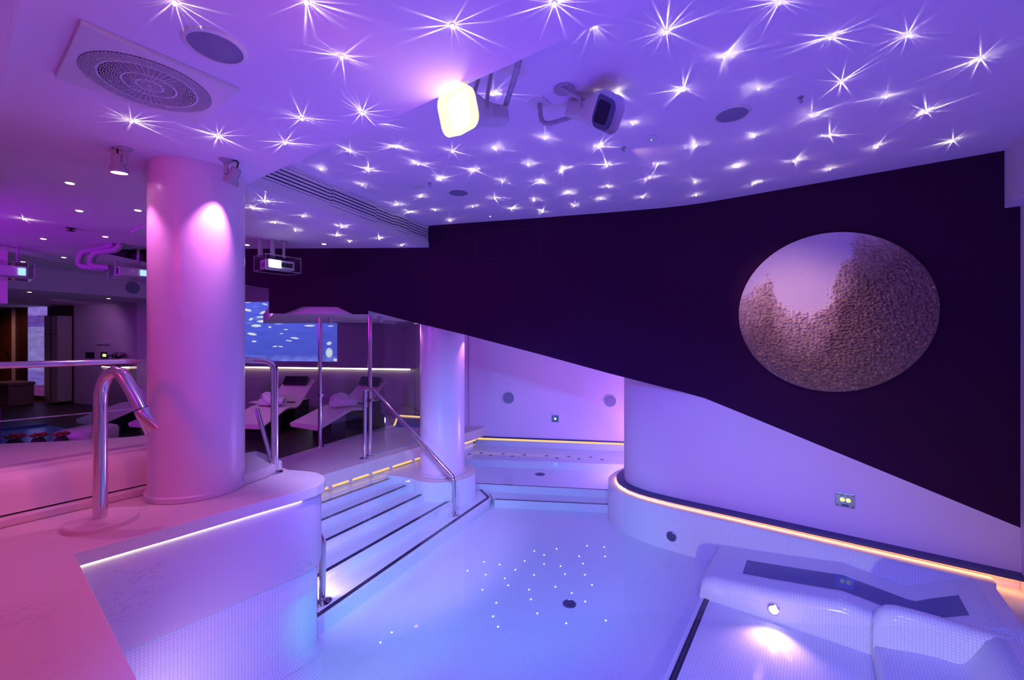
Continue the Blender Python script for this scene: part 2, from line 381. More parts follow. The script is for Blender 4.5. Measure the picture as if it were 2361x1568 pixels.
# pool basin
struct(flat('floor_pool', [(-6.6,0.4),(1.44,0.4),(1.44,9.3),(-6.6,9.3)], PF, M_TILE), 'white mosaic pool floor under clear water')
pool_path = [(1.24,5.335),(0.5,5.335),(-0.4,5.335),(-1.2,5.335),(-1.5,5.338),(-1.79,5.36),(-1.96,5.395),(-2.12,5.455),(-2.26,5.54),(-2.37,5.64),(-2.46,5.77),(-2.525,5.92),(-2.56,6.1),(-2.56,6.35),(-2.5,6.8),(-2.2,7.6),(-1.6,9.2)]
struct(wallpath('wall_pool_right', pool_path, PF, -0.888, M_TILE), 'white mosaic pool wall curving below the amber lip')
lip_in = offs(pool_path, -0.13)
lipo = gridsurf('trim_overflow_lip', [[(x, y, -0.888) for x, y in pool_path], [(x, y, -0.888) for x, y in lip_in], [(x, y, -1.0) for x, y in lip_in]], M_LIP, None, False)
struct(lipo, 'amber lit overflow lip running along the curved pool wall')
wall_path = offs(pool_path, -0.23)
wall_path[0] = (1.435, 5.565)
trim_path = offs(wall_path, 0.11); trim_path[0] = (1.435, 5.455)
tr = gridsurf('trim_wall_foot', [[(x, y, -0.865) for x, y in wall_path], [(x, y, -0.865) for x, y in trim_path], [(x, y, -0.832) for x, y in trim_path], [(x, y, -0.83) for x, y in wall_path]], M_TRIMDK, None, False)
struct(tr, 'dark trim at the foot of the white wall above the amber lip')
led_in = offs(wall_path, 0.078)[:13]; led_out = offs(wall_path, 0.108)[:13]
tag(gridsurf('led_strip', [[(x, y, -0.866) for x, y in led_in], [(x, y, -0.866) for x, y in led_out]], M_WARM, None, False), 'amber light strip hidden under the dark trim of the white wall', 'light strip')
struct(wallpath('wall_gutter', offs(wall_path, -0.02), -1.0, -0.84, M_PLASTER), 'back of the overflow gutter')
b_ = MB(); b_.prism([(1.2,0.4),(1.435,0.4),(1.435,5.6),(1.2,5.6)], -1.5, -0.98)
struct(b_.build('floor_gutter', M_STONE), 'narrow stone gutter beside the tiled pool loungers')

def diag_z(a): return 0.474-0.3585*(a+1.116)
# white wall under the diagonal
dense = []
for i in range(len(wall_path)-1):
    (x0, y0), (x1, y1) = wall_path[i], wall_path[i+1]
    n = 6 if i < 4 else 1
    for k in range(n): dense.append((x0+(x1-x0)*k/n, y0+(y1-y0)*k/n))
dense.append(wall_path[-1])
rows = [[(x, y, -0.87) for x, y in dense], [(x, y, diag_z(x) if x > -1.13 else 1.6) for x, y in dense]]
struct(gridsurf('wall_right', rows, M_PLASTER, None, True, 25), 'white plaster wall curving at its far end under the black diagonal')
# black painted wall and hanging bulkhead
blk = [(1.435,5.566,diag_z(1.435)),(0.4,5.566,diag_z(0.4)),(-0.5,5.566,diag_z(-0.5)),(-0.9,5.564,diag_z(-0.9)),(-1.116,5.558,0.474),(-1.35,5.527,0.53),(-1.6,5.468,0.585),(-2.228,5.249,0.744),(-3.08,4.93,0.98),(-4.116,4.512,1.258),(-4.66,4.298,1.392)]
rows = [[(x, y, z) for x, y, z in blk], [(x, y, HH+0.002) for x, y, z in blk]]
wb = gridsurf('wall_bulkhead', rows, M_BLACK, None, True, 70); struct(wb, 'black wall with a slanting lower edge behind the round artwork')
def hang(pts, top, th, name, parent, front=True):
    P2 = [(x, y) for x, y, z in pts]; B2 = offs(P2, th)
    rows = ([[(x, y, top) for (x, y, z) in pts]] if front else [])+[[(x, y, z) for x, y, z in pts], [(B2[i][0], B2[i][1], pts[i][2]) for i in range(len(pts))], [(B2[i][0], B2[i][1], top) for i in range(len(pts))]]
    return gridsurf(name, rows, M_BLACK, parent, False)
hang([(x, y+0.0, z) for x, y, z in blk[5:]], HH, -0.12, 'bulkhead_body', wb, False)
blk2 = [(-8.942,1.381,2.548),(-8.199,1.888,2.354),(-6.945,2.743,2.008),(-6.646,2.947,1.954),(-6.644,2.948,1.584),(-6.491,3.052,1.584),(-6.262,3.208,1.687),(-5.801,3.523,1.679),(-5.601,3.659,1.569),(-5.436,3.772,1.568),(-5.434,3.774,1.627),(-4.763,4.231,1.419),(-4.66,4.298,1.39)]
hang(blk2, HL+0.002, 0.10, 'bulkhead_wing', wb)
hp = MB(); d_ = Vector((0.9289, 0.3703, 0)); n_ = Vector((0.3703, -0.9289, 0))
def on_bulk(a, off=0.0):
    t = (a+4.633)/0.9289; p = Vector((-4.633, 4.305, 0))+d_*t+n_*off; return p
c0, c1 = on_bulk(-3.95, 0.004), on_bulk(-3.1, 0.004)
for p0, p1, z0, z1 in ((c0, c1, 2.33, 2.335), (c0, c1, 2.725, 2.73), (c0, c0+d_*0.006, 2.33, 2.73), (c1-d_*0.006, c1, 2.33, 2.73)):
    hp.add([(p0.x,p0.y,z0),(p1.x,p1.y,z0),(p1.x,p1.y,z1),(p0.x,p0.y,z1)], [[0,1,2,3]])
hp.build('hatch_outline', M_DKPL, wb)
# ceilings
high = [(-4.03,1.594),(-0.77,1.66),(1.435,1.68),(1.435,5.62),(-1.1,5.62),(-1.7,5.5),(-4.66,4.32)]
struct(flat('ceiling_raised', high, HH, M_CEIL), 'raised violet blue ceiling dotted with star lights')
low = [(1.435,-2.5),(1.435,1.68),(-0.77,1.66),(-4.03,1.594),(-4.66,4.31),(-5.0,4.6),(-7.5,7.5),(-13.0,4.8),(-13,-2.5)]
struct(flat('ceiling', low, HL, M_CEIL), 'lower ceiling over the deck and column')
struct(wallpath('wall_soffit_edge', [(1.435,1.68),(-0.77,1.66),(-4.03,1.594)], HL, HH, M_CEIL), 'step between the lower and the raised ceiling')
struct(wallpath('wall_vent_fascia', [(-4.03,1.594),(-4.66,4.301)], HL, HH, M_CEIL), 'ceiling step carrying the long vent grille')
b_ = MB(); b_.box((1.342, -2.5, 2.364), (1.44, 5.57, 2.875)); struct(b_.build('beam_end', M_PLASTER), 'boxed beam in the corner above the black wall')
b_ = MB(); b_.prism([(1.436,-2.5),(1.436,0.19),(-11.7,0.21),(-11.7,-2.5)], 2.495, 2.551); struct(b_.build('ceiling_drop', M_CEIL), 'slightly lower ceiling strip at the top picture corner')
# lower far-left soffit and band
struct(wallpath('wall_band', [(-11.75,-2.5),(-11.95,0.79),(-12.5,2.86),(-12.25,4.75)], 2.12, HL, M_PLASTER), 'pale band wall above the far doorway')
struct(flat('ceiling_doorway', [(-11.7,-2.5),(-11.95,0.79),(-12.5,2.86),(-12.1,5.2),(-22,4),(-22,-2.5)], 2.12, M_CEIL), 'lower ceiling in front of the far brown door')
# lounge ceiling slab behind the bulkhead
slab = offs([(p[0], p[1]) for p in (blk2[4], blk2[7], blk2[9], blk2[12])], 0.11)
sl = slab+[(-4.55,4.45),(-3.0,5.1),(-1.6,5.7),(-1.2,9.3),(-5.0,8.5),(-7.0,7.35),(-7.86,6.848),(-11.578,4.997)]
b_ = MB(); b_.prism(sl, 1.575, 1.80); struct(b_.build('ceiling_lounge', M_CEIL), 'pale ceiling slab over the glazed lounge')
# end walls closing the room
struct(wallpath('wall_end', [(1.437,-2.5),(1.437,5.7)], -1.5, HH, M_PLASTER), 'plain wall closing the pool end')
struct(wallpath('wall_behind', [(-22,-2.5),(1.44,-2.5)], -1.5, HH, M_PLASTER), 'plain wall behind the deck')
# niche
nw = [(-6.45,6.315),(-1.2,9.01)]
struct(wallpath('wall_niche', nw, -0.84, 1.6, M_PLASTER), 'white back wall of the pool alcove with round speakers')
struct(wallpath('wall_niche_tile', offs(nw, 0.0), PF, -0.905, M_TILE), 'mosaic wall below the alcove strip')
nwf = offs(nw, -0.03)
struct(gridsurf('trim_niche', [[(*nw[0], -0.84),(*nw[1], -0.84)],[(*nwf[0], -0.845),(*nwf[1], -0.845)],[(*nwf[0], -0.868),(*nwf[1], -0.868)]], M_TRIMDK, None, False), 'dark line above the amber strip in the alcove')
nwl = offs(nw, -0.02)
tag(gridsurf('led_strip', [[(*nwl[0], -0.868),(*nwl[1], -0.868)],[(*nwl[0], -0.905),(*nwl[1], -0.905)]], emit('amber_strip', (1.0, 0.55, 0.2), 1.3), None, False), 'thin amber strip along the back of the alcove pool', 'light strip')
# pool steps
def pstep(name, poly, z, label): return struct(prism_uv(name, poly, PF, z, M_TILE), label)
ST = [(-0.92, [(-5.13,2.0),(-5.182,2.889),(-5.254,4.053),(-5.27,4.4)], 'topmost submerged step by the lounge ledge'),
      (-0.99, [(-4.78,2.0),(-4.845,2.701),(-4.97,4.134),(-4.99,4.45)], 'second submerged pool step from the ledge'),
      (-1.07, [(-4.417,2.0),(-4.487,2.607),(-4.671,4.202),(-4.70,4.5)], 'third submerged pool step from the ledge'),
      (-1.16, [(-4.005,2.0),(-4.035,2.218),(-4.339,4.421),(-4.40,4.85)], 'fourth submerged pool step from the ledge'),
      (-1.26, [(-3.585,1.9),(-3.598,1.972),(-4.113,5.032),(-4.573,5.311)], 'lowest submerged pool step beside the open floor')]
for z, ln, lab in ST:
    fr = [(x+0.055, y) for x, y in ln]
    if z == -1.26: fr = [(-3.53,1.9),(-3.543,1.972),(-3.80,3.5),(-4.05,4.98),(-4.075,5.05),(-4.12,5.10),(-4.55,5.36)]
    # rounded nosing: two stacked prisms with a small set-back
    o = pstep('pool_step', fr+[(-5.62,ln[-1][1]),(-5.62,ln[0][1])], z-0.012, lab)
    bk = [(x-0.018, y) for x, y in fr]
    t = struct(prism_uv('step_top', bk+[(-5.62,ln[-1][1]),(-5.62,ln[0][1])], z-0.012, z, M_TILE)); t.parent = o
    s = strip('dark_tile_line', ln[:3] if z != -1.26 else [(-3.598,1.972),(-3.86,3.5),(-4.113,5.01),(-4.135,5.06),(-4.18,5.085),(-4.56,5.30)], 0.05, z, M_DTILE, o)
n2 = [(-4.03,5.09),(-2.50,5.945)]; n1 = [(-4.60,5.17),(-2.60,6.235)]
o = pstep('pool_step', [(-4.03,5.09),(-2.50,5.945),(-2.3,6.9),(-4.7,5.6)], -1.29, 'lower alcove pool step next to the curved wall')
strip('dark_tile_line', offs(n2, 0.03), 0.04, -1.29, M_DTILE, o)
o = pstep('pool_step', [(-4.62,5.14),(-2.58,6.225),(-2.0,9.2),(-6.6,9.2),(-6.6,5.0),(-5.6,5.0)], -1.17, 'raised alcove pool floor edged with a dark tile line')
strip('dark_tile_line', offs(n1, 0.0), 0.035, -1.17, M_DTILE, o)
o = pstep('pool_bench', [(-5.9,5.50),(-5.28,5.815),(-3.03,7.06),(-2.0,7.63),(-1.6,9.2),(-6.6,9.2),(-6.6,5.6)], -1.04, 'submerged tiled seat with rows of jets along the alcove wall')
# plinth of the far column, level with the water
pl = [(-4.749+0.52*math.cos(math.radians(t)), 4.683+0.52*math.sin(math.radians(t))) for t in range(-100, 101, 8)]
pl = pl+[(-5.45,5.3),(-5.45,4.1),(-5.27,4.08),(-5.1,4.13)]
pb_ = prism_uv('column_plinth', pl, PF, -0.878, M_TILE); struct(pb_, 'round mosaic plinth under the thinner far column')
struct(flat('plinth_top', pl, -0.876, M_STONE)).parent = pb_
# columns
def column(name, c, r, z0, z1, ring, label):
    e = MB(); e.lathe([(r, z0), (r, z1)], 72, (c[0], c[1], 0)); o = e.build(name, M_COLUMN, smooth=True)
    e = MB(); e.lathe([(ring-.006, z0), (ring, z0+0.006), (ring, z0+0.04), (ring-.008, z0+0.046), (r-.01, z0+0.046)], 72, (c[0], c[1], 0)); e.build('base_ring', M_STONE2, o, smooth=True)
    return struct(o, label)
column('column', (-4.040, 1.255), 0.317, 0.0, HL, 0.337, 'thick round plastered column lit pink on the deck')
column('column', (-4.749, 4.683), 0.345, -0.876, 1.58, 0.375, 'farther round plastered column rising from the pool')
# lounge ledge, floor
ledge = [(-5.40,2.02),(-5.402,3.03),(-5.466,4.832),(-5.537,6.425),(-5.6,6.9),(-7.7,7.2),(-7.14,4.835),(-6.70,3.165),(-6.4,2.02)]
b_ = MB(); b_.prism(ledge, -0.82, LG); led = struct(b_.build('floor_ledge', M_STONE, bevel=0.004), 'stone ledge between the pool steps and the lounge deck')
struct(flat('floor_lounge', [(-4.6,-2.5),(-4.6,2.03),(-6.4,2.03),(-6.69,3.165),(-7.13,4.835),(-7.6,7.3),(-22,3.5),(-22,-2.5)], LG+0.001, M_WOODFL), 'dark timber lounge floor')
led_e = [(-5.405,2.02),(-5.405,3.03),(-5.47,4.832),(-5.54,6.425)]
struct(wallpath('wall_ledge_gutter', offs(led_e, 0.10), PF, -0.80, M_TILE), 'tiled wall under the lounge ledge')
tag(gridsurf('led_strip', [[(x, y, -0.822) for x, y in offs(led_e, 0.03)], [(x, y, -0.862) for x, y in offs(led_e, 0.03)]], MATS['amber_strip'], None, False), 'amber strip under the lounge ledge above the top step', 'light strip')
for i, (x, y) in enumerate([(-5.40,3.20),(-5.415,3.52),(-5.42,3.86),(-5.435,4.24),(-5.45,4.71)]):
    e = MB(); e.box((x-0.03, y-0.02, -0.865), (x+0.005, y+0.02, -0.82)); e.build('ledge_bracket', M_PALEBOX, led)
# lounge walls
lw0, lw1 = Vector((-16.6, 2.55)), Vector((-7.883, 6.893)); ld = (lw1-lw0).normalized(); ln_ = Vector((ld.y, -ld.x))
def LW(t, off=0): p = lw0+ld*t+ln_*off; return (p.x, p.y)
LT = (lw1-lw0).length
struct(wallpath('wall_lounge', [LW(0), LW(LT)], LG, HL, M_UPPERW), 'mauve lounge wall carrying the underwater picture')
struct(wallpath('wall_lounge_return', [LW(LT), LW(LT+.5), (-5.9,6.58)], LG-0.3, 1.6, M_PANELWALL), 'return wall beside the far column')
low_panel = struct(wallpath('wall_lounge_panel', [LW(0.7, 0.14), LW(LT, 0.14)], LG, 0.40, M_PANELWALL), 'lower lounge wall panelling under the warm light strip')
for z in (0.14, -0.16, -0.43):
    wallpath('panel_joint', [LW(0.7, 0.143), LW(LT, 0.143)], z, z+0.012, M_UPPERW, low_panel)
rr = [LW(0.7, 0.0), LW(LT, 0.0)]; r2 = [LW(0.7, 0.19), LW(LT, 0.19)]
e = MB(); e.prism([rr[0], rr[1], r2[1], r2[0]], 0.47, 0.50); struct(e.build('trim_lounge_shelf', M_UPPERW), 'narrow shelf above the warm strip on the lounge wall')
q0, q1 = LW(0.75, 0.17), LW(LT-0.1, 0.17); q2, q3 = LW(LT-0.1, 0.145), LW(0.75, 0.145)
e = MB(); e.prism([q0, q1, q2, q3], 0.435, 0.466); tag(e.build('led_strip', M_WARM2), 'long warm light strip under the shelf behind the loungers', 'light strip')
# doorway walls
dn = [(-21.5,1.02),(-16.9,2.35),(-14.32,3.097),(-14.1,3.75)]
struct(wallpath('wall_doorway', dn, LG, 2.13, M_PLASTER, None, False), 'pale wall with control plates beside the brown door')
# door, mirror door and furniture of the far doorway
def dwp(a, off=0.0):
    t = (a+16.906)/0.9606; d = Vector((0.9606, 0.2779)); n = Vector((0.2779, -0.9606)); p = Vector((-16.906, 2.349))+d*t+n*off; return (p.x, p.y)
def dbox(a0, a1, z0, z1, o0, o1):
    return MB().prism([dwp(a0, o0), dwp(a1, o0), dwp(a1, o1), dwp(a0, o1)], z0, z1)
d1 = struct(dbox(-21.4, -19.9, LG, 2.10, 0.0, 0.06).build('door_1', M_DOOR), 'brown wooden door at the far end of the lounge')
dbox(-20.12, -20.06, 0.62, 0.74, 0.06, 0.12).build('door_handle', M_CHROME, d1)
struct(dbox(-19.9, -19.82, LG, 2.11, 0.0, 0.10).build('trim_door', M_PLASTER), 'pale jamb beside the brown door')
d2 = struct(dbox(-19.82, -17.0, LG, 2.11, 0.0, 0.05).build('door_2', simple('dark_brown_frame', (0.05, 0.015, 0.012), 0.5)), 'dark framed opening with a bright glass door')
def picture(name, corner, du, dv, nx, ny, fn, mat, parent=None):
    V = []; cols = []
    for j in range(ny+1):
        for i in range(nx+1):
            u, v = i/nx, j/ny; p = Vector(corner)+Vector(du)*u+Vector(dv)*v; V.append(tuple(p)); cols.append(fn(u, v))
    F = [[j*(nx+1)+i, j*(nx+1)+i+1, (j+1)*(nx+1)+i+1, (j+1)*(nx+1)+i] for j in range(ny) for i in range(nx)]
    o = raw(name, V, F, mat, parent); ca = o.data.color_attributes.new('Col', 'FLOAT_COLOR', 'POINT')
    for k, c in enumerate(cols): ca.data[k].color = (*c, 1)
    return o
def reflection_col(u, v):
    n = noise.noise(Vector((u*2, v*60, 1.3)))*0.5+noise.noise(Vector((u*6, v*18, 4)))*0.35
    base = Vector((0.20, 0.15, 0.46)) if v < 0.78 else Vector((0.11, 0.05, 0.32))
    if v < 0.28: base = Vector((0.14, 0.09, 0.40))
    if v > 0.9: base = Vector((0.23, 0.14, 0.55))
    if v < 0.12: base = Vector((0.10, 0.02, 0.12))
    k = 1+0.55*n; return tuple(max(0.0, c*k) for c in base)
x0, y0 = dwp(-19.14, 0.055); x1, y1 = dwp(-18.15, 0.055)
picture('door_pane_reflection', (x0, y0, -0.5), (x1-x0, y1-y0, 0), (0, 0, 2.62), 24, 120, reflection_col, M_SCREENREFL, d2)  # reflection in the door glass, painted as glowing stripes
dbox(-18.15, -17.62, LG, 1.75, 0.05, 0.09).build('side_panel', simple('grey_brown_panel', (0.22, 0.16, 0.17), 0.6), d2)
cb = tag(dbox(-17.6, -16.98, LG+0.08, 1.82, 0.05, 0.35).build('locker_cabinet', simple('pale_laminate', (0.5, 0.42, 0.42), 0.5)), 'pale tall locker cabinet beside the bright glass door', 'cabinet')
dbox(-17.31, -17.27, LG+0.1, 1.82, 0.35, 0.354).build('door_gap', M_DKPL, cb)
dbox(-17.6, -16.98, 0.53, 0.56, 0.35, 0.354).build('shelf_gap', M_DKPL, cb); dbox(-17.6, -16.98, 1.30, 1.315, 0.35, 0.354).build('shelf_gap', M_DKPL, cb)
ott = MB(); ott.prism([dwp(-18.6, 0.5), dwp(-17.7, 0.5), dwp(-17.7, 1.0), dwp(-18.6, 1.0)], LG, -0.10)
o = tag(ott.build('storage_box', simple('brown_leather', (0.22, 0.13, 0.12), 0.45), bevel=0.03), 'brown leather storage box in front of the glass door', 'box')
ott = MB(); ott.prism([dwp(-18.62, 0.48), dwp(-17.68, 0.48), dwp(-17.68, 1.02), dwp(-18.62, 1.02)], -0.10, 0.0); ott.build('lid', MATS['brown_leather'], o, bevel=0.03)
t = tag(dbox(-16.41, -16.07, 0.65, 0.81, 0.0, 0.03).build('wall_tablet', M_DKPL), 'small dark control screen on the pale doorway wall', 'control screen')
t = tag(dbox(-15.77, -15.43, 0.65, 0.82, 0.0, 0.02).build('button_plate', M_STEEL), 'steel plate with a lime button on the pale doorway wall', 'switch')
dbox(-15.66, -15.54, 0.70, 0.77, 0.02, 0.03).build('button', M_LIME, t)
tag(dbox(-15.93, -15.38, 1.03, 1.09, 0.0, 0.05).build('wall_shelf', M_WPLAST), 'tiny white bracket shelf above the control plates', 'shelf')
lamp('doorway_fill_light', 'SPOT', (-18.6, 0.6, 2.08), 34, (1.0, 0.42, 0.22), 0.05, (-19.3, 1.5, 0.3), 120, 0.7)  # both doorway spots are added fill, no downlight hangs at either
lamp('doorway_fill_light', 'SPOT', (-14.6, 1.6, 2.08), 15, (0.75, 0.35, 1.0), 0.05, (-16.0, 2.7, 0.6), 110, 0.7)
# flowers on the lounge shelf
pn = struct(dbox(-15.45, -14.32, LG, 0.41, 0.0, 0.16).build('wall_doorway_panel', M_PANELWALL), 'low panel under the flower shelf at the end of the pale wall')
struct(dbox(-15.45, -14.32, 0.47, 0.50, 0.0, 0.34).build('trim_flower_shelf', M_UPPERW), 'narrow shelf carrying the bowl of flowers')
tag(dbox(-15.40, -14.32, 0.435, 0.466, 0.16, 0.185).build('led_strip', M_WARM2), 'short warm light strip under the flower shelf', 'light strip')
fx, fy = dwp(-14.78, 0.19)
fl = empty('flower_bowl', (fx, fy, 0.50)); tag(fl, 'bowl of pale flowers on the shelf near the doorway', 'flowers')
MB().lathe([(0.06, 0), (0.12, 0.05), (0.17, 0.14), (0.16, 0.15)], 20).build('bowl', M_DKPL, fl, smooth=True)
for k in range(22):
    t = k*2.4; r = 0.03+0.12*math.sqrt(k/22); h = 0.30-0.5*r*r*6*0.4+random.uniform(-.03, .03)
    c = (r*math.cos(t), r*math.sin(t), h)
    MB().tube([(0.3*c[0], 0.3*c[1], 0.1), (0.7*c[0], 0.7*c[1], 0.2), (c[0], c[1], h)], 0.006, 5).build('stem', M_LEAF, fl)
    MB().lathe([(0, -0.02), (0.03, -0.01), (0.045, 0.02), (0.03, 0.05), (0, 0.055)], 8, c).build('bloom', M_FLOWER, fl, smooth=True)
# underwater picture on the lounge wall
fish = [(95,577,30,9,-.2),(200,595,22,9,.35),(190,625,36,6,0),(195,655,38,9,0),(155,685,38,10,0),(125,742,36,9,-.15),(310,668,34,8,0),(250,695,12,6,-.3),(430,638,28,8,-.2),(440,660,26,9,0),(520,687,38,6,0),(140,793,18,6,0),(285,827,18,4,.1),(325,828,18,4,-.1),(380,788,24,4,-.1),(420,770,30,6,-.1),(650,805,18,12,.3),(650,868,24,34,0),(690,915,14,10,0),(95,523,24,4,0),(215,538,20,5,-.2),(118,640,16,9,.4),(330,740,14,3,0),(360,712,18,3,0),(480,660,22,5,0),(380,636,24,7,0),(545,630,26,5,0),(300,630,24,4,0),(620,650,20,4,0),(660,690,20,4,0)]
def screen_col(u, v):
    px = 560+u*218; py = 834-v*137
    base = Vector((0.075, 0.095, 0.62))*(0.85+0.35*v)
    k = noise.noise(Vector((u*5, v*14, 0)))*0.14; base = base*(1+k)
    if v < 0.12: base = base+Vector((0.12, 0.13, 0.25))*(1-v/0.12)*(0.7+noise.noise(Vector((u*12, v*12, 3))))
    if v > 0.62: base = base+Vector((0.06, 0.08, 0.05))*max(0, noise.noise(Vector((u*9, v*30, 7)))*1.6)
    f = 0
    for (x, y, a, b, r) in fish:
        X = 540+x/2.951-px; Y = -(520+y/2.951-py); a2, b2 = a/2.951, b/2.951
        X2 = X*math.cos(r)+Y*math.sin(r); Y2 = -X*math.sin(r)+Y*math.cos(r)
        d = (X2/a2)**2+(Y2/b2)**2
        if d < 2.2: f = max(f, min(1, 1.5*(1.15-d)))
    f = max(0, f)
    return tuple(base*(1-f*.9)+Vector((0.72, 0.80, 0.85))*f*.9)
T0, T1 = 0, 0
p0 = Vector(LW(0)); 
def tW(a): return (a-lw0.x)/ld.x
s0, s1 = LW(tW(-12.17), 0.012), LW(tW(-9.756), 0.012)
scr = picture('projection_screen', (s0[0], s0[1], 0.61), (s1[0]-s0[0], s1[1]-s0[1], 0), (0, 0, 1.53), 260, 150, screen_col, M_SCREENREFL)
tag(scr, 'large blue picture of fish under water shown on the lounge wall', 'screen')

# ------------------------------------------------------------------ artwork
art = empty('wall_art', (0.095, 5.53, 1.485)); tag(art, 'round textured painting of dark trees and pale sky on the black wall', 'artwork')
RA = 0.835
MB().lathe([(RA, -0.035), (RA, 0.0), (RA-0.004, 0.004)], 120, (0, 0, 0), Matrix.Rotation(PI/2, 3, 'X')).build('canvas_edge', simple('canvas_side', (0.45, 0.33, 0.4), 0.7), art, smooth=True)
bnd = [(-1.1,.30),(-.92,.22),(-.85,.30),(-.76,.40),(-.70,.50),(-.66,.53),(-.60,.42),(-.55,.18),(-.40,.02),(-.2,-.04),(-.05,.05),(.05,.28),(.12,.55),(.2,.72),(.3,.95),(1.1,1.4)]
def bl(u):
    for (x0, y0), (x1, y1) in zip(bnd, bnd[1:]):
        if x0 <= u <= x1: return y0+(y1-y0)*(u-x0)/(x1-x0)
    return 0
NR, NA = 150, 420
V = [(0, -0.012, 0)]; cols = []; F = []
def art_at(u, v):
    nz = noise.fractal(Vector((u*5, v*5, 2.0)), 1.0, 2.0, 5)
    nf = noise.noise(Vector((u*34, v*44, 5.0))); nf2 = noise.noise(Vector((u*80, v*95, 9.0)))
    d = bl(u+0.04*nz)+0.09*nz+0.10*nf-v
    m = min(1, max(0, d*7+0.25))
    depth = min(1, max(0, d*1.6))
    sky = Vector((0.60, 0.50, 0.66)).lerp(Vector((0.80, 0.66, 0.64)), min(1, max(0, 0.75-v)))
    earth = Vector((0.60, 0.40, 0.32)).lerp(Vector((0.13, 0.06, 0.07)), min(1, depth*0.75+0.5*max(0, -nf)))
    c = sky.lerp(earth, m*min(1, 0.45+0.5*depth+0.5*max(0, nf+.3)))
    if m > .3 and nf2 > 0.50: c = Vector((0.95, 0.55, 0.22))
    if m < .3 and noise.noise(Vector((u*70, v*70, 21.0))) > 0.62 and v > 0.35: c = Vector((0.95, 0.85, 0.85))
    h = m*(0.014+0.034*max(-0.35, nf)+0.018*nf2)
    return c, h
c, h = art_at(0, 0); cols.append(c)
for i in range(1, NR+1):
    for k in range(NA):
        t = 2*PI*k/NA; u, v = i/NR*math.cos(t), i/NR*math.sin(t); c, h = art_at(u, v)
        edge = min(1, (NR-i)/3); V.append((u*(RA-0.002), -0.007-h*edge, v*(RA-0.002))); cols.append(c)
for k in range(NA): F.append([0, 1+k, 1+(k+1) % NA])
for i in range(1, NR):
    for k in range(NA):
        a = 1+(i-1)*NA; F.append([a+k, a+NA+k, a+NA+(k+1) % NA, a+(k+1) % NA])
fo = raw('painted_relief', V, F, M_ART, art, True)
ca = fo.data.color_attributes.new('Col', 'FLOAT_COLOR', 'POINT')
for k, c in enumerate(cols): ca.data[k].color = (*c, 1)

# ------------------------------------------------------------------ star lights
def star_light_data(seed, energy):
    d = bpy.data.lights.new('star_glow', 'POINT'); d.energy = energy; d.color = (1.0, 0.88, 0.66); d.shadow_soft_size = 0.0015
    d.use_nodes = True; N = d.node_tree.nodes; L = d.node_tree.links; E = N['Emission']
    tc = N.new('ShaderNodeTexCoord'); sx = N.new('ShaderNodeSeparateXYZ'); L.new(tc.outputs['Normal'], sx.inputs[0])
    cx = N.new('ShaderNodeCombineXYZ'); L.new(sx.outputs[0], cx.inputs[0]); L.new(sx.outputs[1], cx.inputs[1])
    nr = N.new('ShaderNodeVectorMath'); nr.operation = 'NORMALIZE'; L.new(cx.outputs[0], nr.inputs[0])
    ad = N.new('ShaderNodeVectorMath'); ad.operation = 'ADD'; ad.inputs[1].default_value = (seed*3.7, seed*1.9, seed); L.new(nr.outputs[0], ad.inputs[0])
    nz = N.new('ShaderNodeTexNoise'); nz.inputs['Scale'].default_value = 9.0; nz.inputs['Detail'].default_value = 0.3; L.new(ad.outputs[0], nz.inputs['Vector'])
    mr = N.new('ShaderNodeMapRange'); mr.inputs[1].default_value = 0.53; mr.inputs[2].default_value = 0.80; L.new(nz.outputs['Fac'], mr.inputs[0])
    pw = N.new('ShaderNodeMath'); pw.operation = 'POWER'; pw.inputs[1].default_value = 3.2; L.new(mr.outputs[0], pw.inputs[0])
    # only towards the ceiling; fades out at the flattest angles so each ray has an end
    up = N.new('ShaderNodeMapRange'); up.interpolation_type = 'SMOOTHSTEP'; up.inputs[1].default_value = 0.035; up.inputs[2].default_value = 0.30; L.new(sx.outputs[2], up.inputs[0])
    mxx = N.new('ShaderNodeMath'); mxx.operation = 'MAXIMUM'; mxx.inputs[1].default_value = 0.05; L.new(sx.outputs[2], mxx.inputs[0])
    dv = N.new('ShaderNodeMath'); dv.operation = 'DIVIDE'; L.new(up.outputs[0], dv.inputs[0]); L.new(mxx.outputs[0], dv.inputs[1])
    ml = N.new('ShaderNodeMath'); ml.operation = 'MULTIPLY'; L.new(pw.outputs[0], ml.inputs[0]); L.new(dv.outputs[0], ml.inputs[1])
    m2 = N.new('ShaderNodeMath'); m2.operation = 'MULTIPLY_ADD'; m2.inputs[1].default_value = 44.0; m2.inputs[2].default_value = 0.08; L.new(ml.outputs[0], m2.inputs[0]); ml = m2
    L.new(ml.outputs[0], E.inputs['Strength'])
    return d
SL = [star_light_data(s, 0.05) for s in (1.0, 2.3, 4.1, 5.7, 7.9)]
proto = None
def star(x, y, z, label, group, k, s=1.0):
    global proto
    if proto is None:
        o = MB().lathe([(0.010, 0.0), (0.010, -0.002), (0.0065, -0.003), (0.0065, -0.001)], 16).build('star_light', M_GREYPL, smooth=True)
        c = MB().lathe([(0.0045, -0.001), (0.0060, -0.006), (0.0066, -0.012), (0.004, -0.016), (0.0, -0.017)], 10).build('crystal', M_STAR, o)
        lo = bpy.data.objects.new('star_glow', SL[0]); COL.objects.link(lo); lo.parent = o; lo.location = (0, 0, -0.021)
        proto = o
    else: o = copy_tree(proto)
    o.location = (x, y, z); o.rotation_euler = (0, 0, random.uniform(0, 6.28)); o.scale = (s, s, s)
    for ch in o.children:
        if ch.type == 'LIGHT': ch.data = SL[k % 5]
    tag(o, label, 'ceiling light', group); return o
k = 0
